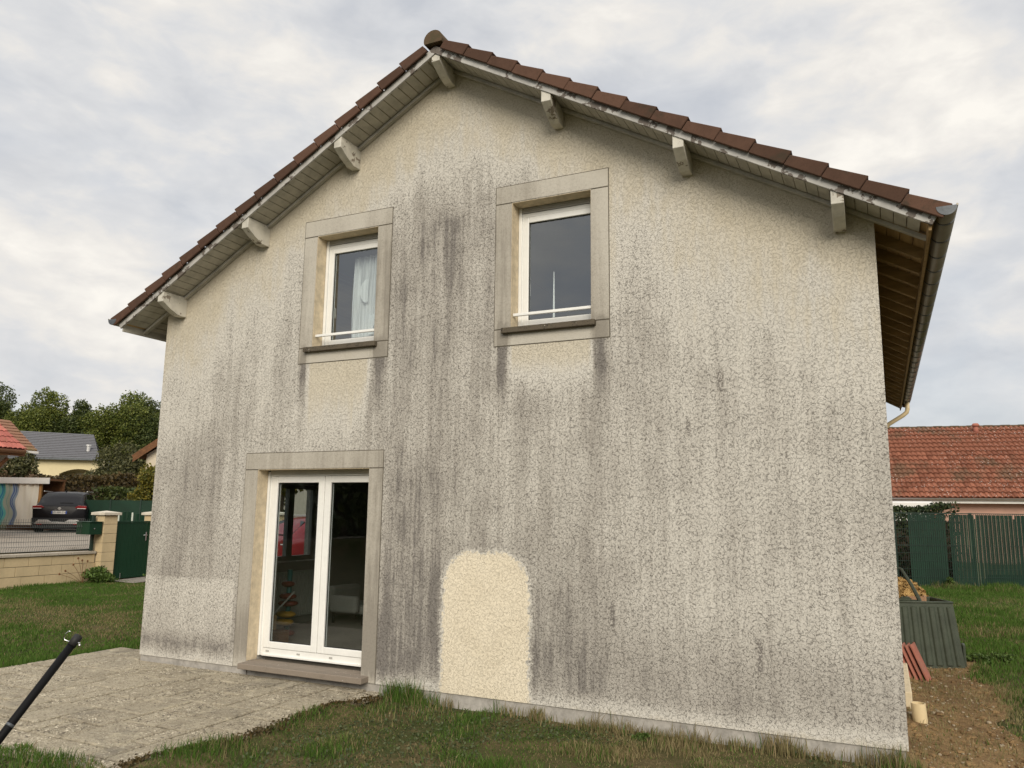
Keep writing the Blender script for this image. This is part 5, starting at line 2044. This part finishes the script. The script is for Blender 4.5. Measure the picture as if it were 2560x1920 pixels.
    if badge:
        text('badge', badge, .05, M['silver'], t, (0, -.012, .845), (R_(90), 0, 0), spacing=1.6)
        e_ = MB()
        e_.tube([(0, -.004, .905), (0, -.022, .905)], .05, 20)
        e_.box(-.065, .065, -.028, -.0225, .897, .913)
        e_.build('emblem', M['silver'], **K)
    return t


suv('dark grey sport utility car parked beyond the mesh fence, seen from behind', (-18.70, 11.80, .812), R_(45.5), M['darkpaint'], 'GD-480-ZW', 'QASHQAI').scale = (.955,) * 3
suv('red car parked beside the house, seen through the patio door', (-4.95, 7.6, .04), R_(-22), M['redpaint'])

# ------------------------------------------------------------------ right side: compost, tiles, pipes
cb = empty('compost_bin', (8.75, 4.95, -.15), 0, 'open grey-green ribbed plastic compost bin beside the house', 'bin')
# four tapering ribbed walls
FBL, FBR = Vector((8.33, 4.60, -.17)), Vector((9.145, 4.95, -.17))
FTL, FTR = Vector((8.32, 4.66, .652)), Vector((9.055, 4.985, .652))
dpt = Vector((-.28, .66, 0))


def ribbed(name, bl, br, tl, tr, nrib=7, depth=.022, thick=.02):
    nrm = (br - bl).cross(tl - bl).normalized()
    mb = MB()
    N = nrib * 8
    rowsz = [0, .045, .06, .93, .945, 1.0]
    V = []
    for f in rowsz:
        for i in range(N + 1):
            u = i / N
            ph = (u * nrib) % 1.0
            rib = 1.0 if .28 < ph < .72 else (max(0, 1 - (.28 - ph) / .12) if ph <= .28 else max(0, 1 - (ph - .72) / .12))
            if f in (0, .045, .945, 1.0) or u < .02 or u > .93:
                rib = 0
            q = bl.lerp(tl, f).lerp(br.lerp(tr, f), u) + nrm * depth * rib
            V.append(tuple(q))
    F = [(j * (N + 1) + i, j * (N + 1) + i + 1, (j + 1) * (N + 1) + i + 1, (j + 1) * (N + 1) + i) for j in range(len(rowsz) - 1) for i in range(N)]
    mb.add(V, F)
    o = mb.build(name, M['compost'], cb)
    sm_ = o.modifiers.new('thick', 'SOLIDIFY')
    sm_.thickness = thick
    sm_.offset = -1
    return o


ribbed('front_panel', FBL, FBR, FTL, FTR)
ribbed('side_panel', FBR, FBR + dpt, FTR, FTR + dpt * .82, 5)
ribbed('back_panel', FBR + dpt, FBL + dpt, FTR + dpt * .82, FTL + dpt * .9)
ribbed('side_panel', FBL + dpt, FBL, FTL + dpt * .9, FTL, 5)
rim = MB()
for p, q in ((FTL, FTR), (FTR, FTR + dpt * .82), (FTR + dpt * .82, FTL + dpt * .9)):
    rim.tube([tuple(p + Vector((0, 0, .006))), tuple(q + Vector((0, 0, .006)))], .014, 6)
rim.build('rim', M['palerim'] if 'palerim' in M else M['compost'], cb, smooth=True)
lid = MB()
l0, l1 = FTL.lerp(FTR, .58) + dpt * .25 + Vector((0, 0, .0)), FTL.lerp(FTR, .34) + dpt * .35 + Vector((0, 0, .42))
lid.tube([tuple(l0), tuple(l0.lerp(l1, .5) + Vector((.012, 0, 0))), tuple(l1)], [.026, .022, .018], 6)
lid.tube([tuple(l1), tuple(l1 + Vector((-.5, .12, .03)))], .014, 6)
lid.tube([tuple(l0), tuple(l0 + Vector((-.5, .12, .0)))], .016, 6)
lid.build('lid_frame', M['compost'], cb)
fl = MB().box(9.13, 9.165, 5.02, 5.20, -.15, .13)
fl.build('hatch', M['compost'], cb, bevel=.01)
# second, timber bin with straw
wb_ = empty('timber_bin', (8.4, 5.8, -.15), 0, 'low timber-edged bin behind the plastic compost bin', 'bin')
for zz in (.12, .30, .48, .66):
    MB().box(7.6 + .85, 8.74, 5.42, 5.45, zz - .15, zz + .015).build('plank', M['planks'], wb_, bevel=.004)
    MB().box(8.74, 8.77, 5.42, 6.2, zz - .15, zz + .015).build('plank', M['planks'], wb_, bevel=.004)
r = np.random.default_rng(3)
hp = MB()
hp.ball((8.46, 5.75, .60), (.30, .34, .26), 16, 8)
so = hp.build('straw_core', M['straw'], None, smooth=True)
pts = blob_points([((8.46, 5.75, .60), (.30, .34, .27))], 1800, r, .9)
V, Fq = leaf_cards(pts, .035, r)
so2 = bpy.data.objects.new('straw', fastmesh('straw', V, [Fq], M['straw']))
COL.objects.link(so2)
hpE = empty('straw_heap', (8.46, 5.75, .5), 0, 'golden-brown heap of straw in the timber bin', 'straw heap')
for o in (so, so2):
    o.parent = hpE
    o.location = -hpE.location

# clay tiles leaning against the wall
for k in range(5):
    tm = MB()
    sec = [(-.10, 0), (-.06, .018), (0, .024), (.06, .018), (.10, 0)]
    yb, xb = 3.95, 8.685 - k * .058
    foot = Vector((xb, yb, -.16))
    top_ = Vector((xb - .16 + .004 * k, yb + .03, .235 + .012 * (k == 0)))
    dirn = (top_ - foot)
    side = Vector((0.15, 1, 0)).normalized()
    nr = side.cross(dirn).normalized()
    if nr.x < 0:
        nr = -nr
    v = []
    for s_ in (0, 1):
        for a_, h_ in sec:
            v.append(tuple(foot + dirn * s_ + side * a_ * 1.3 + nr * h_))
        for a_, h_ in sec:
            v.append(tuple(foot + dirn * s_ + side * a_ * 1.3 + nr * (h_ - .018)))
    m_ = 5
    f_ = []
    for q in range(m_ - 1):
        f_ += [(q, q + 1, 10 + q + 1, 10 + q), (5 + q, 15 + q, 15 + q + 1, 5 + q + 1), (q, 5 + q, 5 + q + 1, q + 1), (10 + q, 10 + q + 1, 15 + q + 1, 15 + q)]
    f_ += [(0, 10, 15, 5), (4, 9, 19, 14)]
    o = tm.add(v, f_).build('clay_tile', M['clay'], None, bevel=.004)
    bm_fix(o)
    lab = ['outermost clay roof tile of the stack leaning on the house wall', 'second clay roof tile from the outside of the leaning stack', 'middle clay roof tile of the leaning stack',
           'fourth clay roof tile of the leaning stack, near the wall', 'innermost clay roof tile of the stack, against the wall'][k]
    tag(o, lab, 'roof tile', 'clay tiles leaning on the side wall')

st_ = MB()
NV = 24
rO, rI = .064, .055
cx_, cy_ = 8.505, 1.62
v = []
for (r_, z_) in ((rO, -.24), (rO, .035), (rI, .035), (rI, -.12)):
    for k in range(NV):
        a_ = 2 * math.pi * k / NV
        v.append((cx_ + r_ * math.cos(a_) - (z_ + .2) * .06, cy_ + r_ * math.sin(a_), z_))
st_.add(v, [(j * NV + k, j * NV + (k + 1) % NV, (j + 1) * NV + (k + 1) % NV, (j + 1) * NV + k) for j in range(3) for k in range(NV)] + [tuple(range(3 * NV, 4 * NV))])
o = st_.build('drain_pipe', M['pvccream'], None, smooth=False)
tag(o, 'cream plastic pipe stub sticking out of the bare earth', 'pipe')
eb = MB().box(8.385, 8.455, 2.12, 4.3, -.22, .03).build('edging_block', simple('cream_painted_concrete', (0.58, 0.49, 0.34), .85, .08, 5, bump=.2), None, bevel=.012)
tag(eb, 'long low cream edging along the foot of the side wall', 'edging')

# black arm with hook (foreground, left)
hm_ = empty('hammock_stand', (4.1, -4.8, -.1), 0, 'black steel hammock-stand arm with a wire hook at its tip, lower left', 'stand')
tp = Vector((4.232, -3.985, 1.060))
bt = Vector((4.215, -4.35, .615))
ax = (tp - bt)
low = bt - ax * 1.55
base = Vector((low.x, low.y - .35, -.10))
MB().tube([tuple(base), tuple(low + Vector((0, -.10, -.12))), tuple(low), tuple(bt), tuple(tp)], .0215, 16).build('arm', M['black'], hm_, smooth=True)
u_ = ax.normalized()
MB().tube([tuple(tp - u_ * .055), tuple(tp + u_ * .004), tuple(tp + u_ * .010)], [.0235, .0235, .017], 16).build('end_cap', M['gasket'], hm_, smooth=True)
hk = MB()
leftv = Vector((-.904, -.386, .18)).normalized()
upq = Vector((0, 0, 1))
h0 = tp - u_ * .03
hk.tube([tuple(h0 - leftv * .035), tuple(h0), tuple(h0 + leftv * .035 + upq * -.004), tuple(h0 + leftv * .056 + upq * .0), tuple(h0 + leftv * .062 + upq * .014), tuple(h0 + leftv * .05 + upq * .035), tuple(h0 + leftv * .034 + upq * .050), tuple(h0 + leftv * .026 + upq * .049)], .0032, 8)
hk.ball(tuple(h0 - leftv * .032 + upq * -.012), (.008, .008, .008), 8, 6)
hk.build('hook', M['chrome'], hm_, smooth=True)
MB().tube([tuple(bt + ax * .11), tuple(bt + ax * .135)], .0222, 16).build('light_spot_ring', M['zincdark'], hm_, smooth=True)  # grey ring stands in for a partial light spot on the arm
MB().box(base.x - .5, base.x + .5, base.y - .03, base.y + .03, -.16, -.10).build('foot', M['black'], hm_, bevel=.006)

# ------------------------------------------------------------------ grass, weeds, stones


def n2(x, y, s, seed):
    """cheap smooth value noise"""
    r = np.random.default_rng(seed)
    T = r.random((64, 64))
    xs_, ys_ = np.asarray(x) * s + 100.3, np.asarray(y) * s + 57.1
    xi, yi = np.floor(xs_).astype(int), np.floor(ys_).astype(int)
    fx, fy = xs_ - xi, ys_ - yi
    fx, fy = fx * fx * (3 - 2 * fx), fy * fy * (3 - 2 * fy)
    g_ = lambda a, b_: T[a % 64, b_ % 64]
    return (g_(xi, yi) * (1 - fx) + g_(xi + 1, yi) * fx) * (1 - fy) + (g_(xi, yi + 1) * (1 - fx) + g_(xi + 1, yi + 1) * fx) * fy


def blades(name, label, x, y, h, wd, dry, seed, lean=.55, z=None):
    r = np.random.default_rng(seed)
    n = len(x)
    zb = (gh(x, y) if z is None else z) - .006
    a = r.uniform(0, 2 * np.pi, n)
    dx, dy = np.cos(a), np.sin(a)
    b_ = r.uniform(0, 2 * np.pi, n)
    ln = r.uniform(.1, 1, n) * lean * h
    lx, ly = np.cos(b_) * ln, np.sin(b_) * ln
    w = wd * r.uniform(.6, 1.3, n)
    hz = h * np.sqrt(np.clip(1 - (ln / h) ** 2 * .7, .1, 1))
    V = np.zeros((n, 5, 3))
    V[:, 0] = np.stack([x - dx * w, y - dy * w, zb], 1)
    V[:, 1] = np.stack([x + dx * w, y + dy * w, zb], 1)
    V[:, 2] = np.stack([x + dx * w * .75 + lx * .38, y + dy * w * .75 + ly * .38, zb + hz * .6], 1)
    V[:, 3] = np.stack([x - dx * w * .75 + lx * .38, y - dy * w * .75 + ly * .38, zb + hz * .6], 1)
    V[:, 4] = np.stack([x + lx, y + ly, zb + hz], 1)
    i = np.arange(n) * 5
    F4_ = np.stack([i, i + 1, i + 2, i + 3], 1)
    F3_ = np.stack([i + 3, i + 2, i + 4], 1)
    o = bpy.data.objects.new(name, fastmesh(name, V.reshape(-1, 3), [F4_, F3_], M['grass'], attrs={'dry': np.repeat(np.clip(dry, 0, 1), 5)}))
    COL.objects.link(o)
    tag(o, label, None, None, 'stuff')
    return o


def edge_x(y):
    y = np.asarray(y, float)
    return 3.43 + .05 * np.sin(y * 3.1) + .24 * (n2(y * 0, y, 2.6, 9) - .5) + .20 * sst(y, -.75, -.3)


def soil_z(x, y):
    """turf and soil creeping over the right edge of the terrace"""
    e_ = edge_x(y)
    t_ = np.asarray(x) - e_
    return np.where(t_ < 0, -.062, -.050 + .012 * sst(t_, 0, .05) - .10 * sst(np.asarray(x), 3.50, 3.85)) - .09 * sst(y, -.65, -.35) - .09 * sst(-np.asarray(y), 3.0, 3.3)


yy_ = np.linspace(-3.3, -.30, 90)
rows_ = []
for q in np.linspace(0, 1, 9):
    xq = edge_x(yy_) + .012 * np.sin(yy_ * 37) * (1 - q) + q * (3.95 - edge_x(yy_))
    rows_.append(np.stack([xq, yy_, soil_z(xq, yy_) + (0 if q > 0 else -.006)], 1))
V = np.stack(rows_, 1).reshape(-1, 3)
i = np.arange(90 * 9).reshape(90, 9)
Fq = np.stack([i[:-1, :-1].ravel(), i[:-1, 1:].ravel(), i[1:, 1:].ravel(), i[1:, :-1].ravel()], 1)
o = bpy.data.objects.new('soil_edge', fastmesh('soil_edge', V, [Fq], M['lawn'], smooth=True))
COL.objects.link(o)
tag(o, 'soil creeping over the terrace edge', None, None, 'structure')

# front lawn
r = np.random.default_rng(31)
n = 150000
x = r.uniform(1.2, 9.7, n)
y = r.uniform(-3.7, -.005, n)
edge = edge_x(y) + .06 * (n2(x, y, 9, 19) - .5)
on_terr = (x < edge) & (y > -2.90 + .16 * (n2(x, y * 0, 3, 29) - .5))
near_cam = y > -.62 * (9.6 - x) - 1.0      # only the part the picture can show
dens = .10 + 1.25 * sst(n2(x, y, 1.6, 4) * .6 + n2(x, y, 5.0, 44) * .4, .25, .75)
dryx = sst(x, 4.4, 8.2) * .75 + (n2(x, y, .9, 2) - .5) * 1.0 + (n2(x, y, 3.2, 3) - .5) * .7 + .28 * sst(y, -.45, -.05) * sst(x, 4.8, 6.0)
keep = (~on_terr) & near_cam & (r.random(n) < dens * (1 - .35 * sst(dryx, .5, 1.0)))
x, y, dryx = x[keep], y[keep], dryx[keep]
h = r.uniform(.014, .055, len(x)) * (.55 + 1.5 * sst(n2(x, y, 2.8, 8), .35, .85)) * (1 + 1.1 * sst(y, -.22, -.03) * (r.random(len(x)) < .5))
dr_ = (r.random(len(x)) < np.clip(.14 + dryx, .05, .93)) * r.uniform(.6, 1, len(x))
blades('grass', 'patchy green and straw-coloured grass at the foot of the gable wall', x, y, h, .0032, dr_, 1, .7, np.maximum(soil_z(x, y), gh(x, y)))
# tall tuft where the terrace meets the wall, dry tufts along the plinth
tx, ty, th, td = [], [], [], []
for cx_, cy_, rr, k, hh, dd_ in [(3.72, -.06, .10, 160, .22, .1), (3.9, -.05, .12, 160, .24, .15), (4.05, -.08, .14, 150, .16, .35), (4.35, -.06, .12, 70, .14, .8), (5.05, -.05, .10, 50, .12, .9), (5.32, -.06, .12, 130, .13, .9)] + \
        [(5.6 + .2 * k + random.uniform(-.06, .06), -.06 - random.uniform(0, .05), .09, 70, random.uniform(.08, .15), .92) for k in range(14)] + [(7.45, -.07, .16, 220, .17, .95), (8.25, -.1, .15, 220, .20, .8), (8.36, -.2, .14, 160, .15, .5)] + \
        [(3.55 + random.uniform(-.06, .06), -.3 - .17 * k, .06, 40, .08, .6) for k in range(14)]:
    for _ in range(k):
        tx.append(cx_ + random.gauss(0, rr * .6))
        ty.append(min(-.012, cy_ + random.gauss(0, rr * .4)))
        th.append(hh * random.uniform(.45, 1.15))
        td.append(1.0 * (random.random() < dd_) * random.uniform(.6, 1))
blades('tall_grass', 'taller tufts of green and dry grass along the plinth and terrace edge', np.array(tx), np.array(ty), np.array(th), .0035, np.array(td), 5, .45)
# low broad-leaved weeds in the front lawn
n = 22000
x = r.uniform(1.5, 9.4, n)
y = r.uniform(-3.6, -.06, n)
keep = (~((x < 3.52) & (y > -2.95))) & (y > -.62 * (9.6 - x) - 1.0) & (n2(x, y, 1.1, 40) > .42 + .35 * sst(x, 5, 8)) & (r.random(n) < .9)
x, y = x[keep], y[keep]
P = np.stack([x, y, gh(x, y) + r.uniform(.004, .032, len(x))], 1)
V, Fq = leaf_cards(P, .014, r)
V[:, 2] = np.maximum(V[:, 2], gh(V[:, 0], V[:, 1]) + .002)
o = bpy.data.objects.new('ground_weeds', fastmesh('ground_weeds', V, [Fq], M['leaf_clover']))
COL.objects.link(o)
tag(o, 'low broad-leaved weeds spread through the front lawn', None, None, 'stuff')
# left lawn
n = 190000
x = r.uniform(-7.68, -.85, n)
y = r.uniform(-2.2, 6.3, n)
wedge = (y > -1.1 - (x + .95) * .58 - .9) & (y < .35 - x * .90 + .6)
keep = wedge & ~((x > -.96) & (y < .54)) & ~((x < -6.7) & (y > 5.6)) & (r.random(n) < .5 + .6 * n2(x, y, 1.2, 14))
x, y = x[keep], y[keep]
dryx = (n2(x, y, .55, 12) - .42) * 1.3 + (n2(x, y, 2.6, 13) - .5) * .9 - .6 * sst(x, -1.9, -1.1) * (y < 1.5) - .04
h = r.uniform(.018, .052, len(x)) * (.7 + .7 * n2(x, y, 2.4, 15)) * (1 + 1.3 * sst(x, -1.5, -1.0) + .8 * sst(-x, 7.3, 7.65))
dr_ = (r.random(len(x)) < np.clip(.12 + dryx, .03, .8)) * r.uniform(.5, 1, len(x))
blades('grass', 'patchy lawn between the terrace and the low block wall', x, y, h, .0052, dr_, 2)
# right lawn
n = 150000
y = r.uniform(-.2, 17.2, n) ** 1.0
x = r.uniform(8.4, 13.0, n)
vis = (x < 9.05 + (y + .5) * .165 + .9) & (x > 8.2 + y * .01)
efx = 9.25 + .09 * (np.sin(y * 2.3) + .6 * np.sin(y * 5.1 + 1) + .35 * np.sin(y * 11.7)) + .15 * (n2(x, y, 3, 5) - .5)
bare = (x < efx) & (y < 5.45)
keep = vis & ((~bare) | (r.random(n) < .045)) & ~((x < 9.17) & (y > 4.5) & (y < 6.2)) & (r.random(n) < .55 + .6 * n2(x, y, 1.3, 24))
x, y = x[keep], y[keep]
efx = efx[keep]
dryx = (n2(x, y, .8, 22) - .55) * 1.0 + (n2(x, y, 3, 23) - .5) * .6 + .55 * (1 - sst(x - efx, -.02, .25)) * (y < 5.6)
h = r.uniform(.022, .065, len(x)) * (1 + .8 * (n2(x, y, 1.7, 25) > .6)) * (1 + 1.0 * sst(y, 15, 16.4))
dr_ = (r.random(len(x)) < np.clip(.08 + dryx, .02, .95)) * r.uniform(.5, 1, len(x))
blades('grass', 'green lawn between the compost bin and the right-hand green fence', x, y, h, .0048, dr_, 3)
# stones and dry litter on the earth strip
r = np.random.default_rng(8)
sb = MB()
for k in range(420):
    x_ = r.uniform(8.40, 9.25)
    y_ = r.uniform(-.4, 5.3)
    s_ = abs(r.normal(.003, .005)) + .003
    if k < 9:
        s_ = r.uniform(.014, .026)
    z_ = float(gh(x_, y_)) + .018
    sb.ball((x_, y_, z_ + s_ * .3), (s_ * r.uniform(.8, 1.5), s_ * r.uniform(.8, 1.5), s_ * r.uniform(.5, .9)), 6, 4)
o = sb.build('pebbles', M['stone'], None, smooth=True)
tag(o, 'pale pebbles scattered on the bare earth strip', None, None, 'stuff')
cb_ = MB()
for k in range(520):
    x_, y_ = r.uniform(8.40, 9.3), r.uniform(-.5, 5.3)
    s_ = abs(r.normal(.006, .012)) + .005
    cb_.ball((x_, y_, float(gh(x_, y_)) + .016 + s_ * .2), (s_ * r.uniform(.8, 1.6), s_ * r.uniform(.8, 1.6), s_ * r.uniform(.4, .8)), 6, 4)
o = cb_.build('clods', M['earth'], None, smooth=False)
tag(o, 'small clods of soil on the bare earth strip', None, None, 'stuff')
n = 1500
y = r.uniform(-2.95, -.25, n)
x = edge_x(y) + r.normal(0, .05, n)
V, Fq = leaf_cards(np.stack([x, y, np.maximum(soil_z(x, y), -.06) + r.uniform(0, .02, n)], 1), .017, r)
o = bpy.data.objects.new('leaf_litter', fastmesh('leaf_litter', V, [Fq], M['leaf_brown']))
COL.objects.link(o)
tag(o, 'brown leaf litter caught along the right edge of the terrace', None, None, 'stuff')
n = 9000
x = r.uniform(8.40, 9.45, n)
y = r.uniform(-.7, 5.4, n)
kk = r.random(n) < np.clip(.2 + .9 * n2(x, y, 2.2, 61) - .25, .05, 1)
x, y = x[kk], y[kk]
blades('dry_litter', 'dry grass litter lying on the bare earth strip', x, y, r.uniform(.02, .07, len(x)), .0028, np.full(len(x), .95) * r.uniform(.55, 1, len(x)), 9, .97, gh(x, y) + .018)


def weed(label, cx_, cy_, rad, hgt, n, size, seed, mat='leaf_weed', name='weed_plant'):
    r_ = np.random.default_rng(seed)
    z_ = float(gh(cx_, cy_))
    t = empty(name, (cx_, cy_, z_), 0, label, 'weed')
    bl = crown_blobs((cx_, cy_, z_ + hgt * .45), (rad, rad, hgt * .55), 8, r_)
    p_ = blob_points(bl, n, r_, .4)
    p_ = p_[p_[:, 2] > z_]
    V_, F_ = leaf_cards(p_, size, r_)
    o_ = bpy.data.objects.new('foliage', fastmesh('foliage', V_ - np.array([cx_, cy_, z_]), [F_], M[mat]))
    COL.objects.link(o_)
    o_.parent = t
    s_ = MB()
    for k in range(6):
        a_ = k * 1.05
        s_.tube([(cx_, cy_, z_ - .02), (cx_ + .5 * rad * math.cos(a_), cy_ + .5 * rad * math.sin(a_), z_ + hgt * .6)], [.006, .003], 5)
    s_.build('stem', M['leaf_olive'], t)
    return t


weed('leafy green weed clump at the foot of the left gate pillar', -7.45, 4.95, .40, .45, 1500, .035, 41)
weed('small weed tuft before the threshold of the green gate', -6.55, 5.75, .28, .22, 600, .03, 42)
weed('clover-like weed clump in the lawn right of the compost bin', 9.32, 5.55, .22, .16, 700, .022, 43)
weed('bright green weed clump nearest the right edge of the lawn', 9.62, 5.9, .2, .14, 500, .022, 44)
weed('low green weed growing among dry grass by the plinth', 6.35, -.22, .10, .07, 260, .014, 45)
weed('young green weed in the grass below the fence gap', 9.78, 16.2, .14, .34, 300, .03, 46)
dst = empty('dry_flower', (-7.5, 4.6, .1), 0, 'dead flower stalks with dark seed heads against the block wall', 'dry plant')
for k, (yy, hh) in enumerate(((4.35, .30), (4.52, .42), (4.62, .55), (4.72, .50), (4.85, .48), (4.22, .24))):
    s_ = MB().tube([(-7.55, 4.75, .1), (-7.58, (4.75 + yy) / 2, .1 + hh * .6), (-7.6, yy, .1 + hh)], .004, 5)
    s_.ball((-7.6, yy, .1 + hh), (.018, .02, .026), 6, 5)
    s_.build('stalk', M['darkwood'], dst)
print('objects', len(bpy.data.objects), 'tris approx', sum(len(o.data.polygons) for o in bpy.data.objects if o.type == 'MESH'))
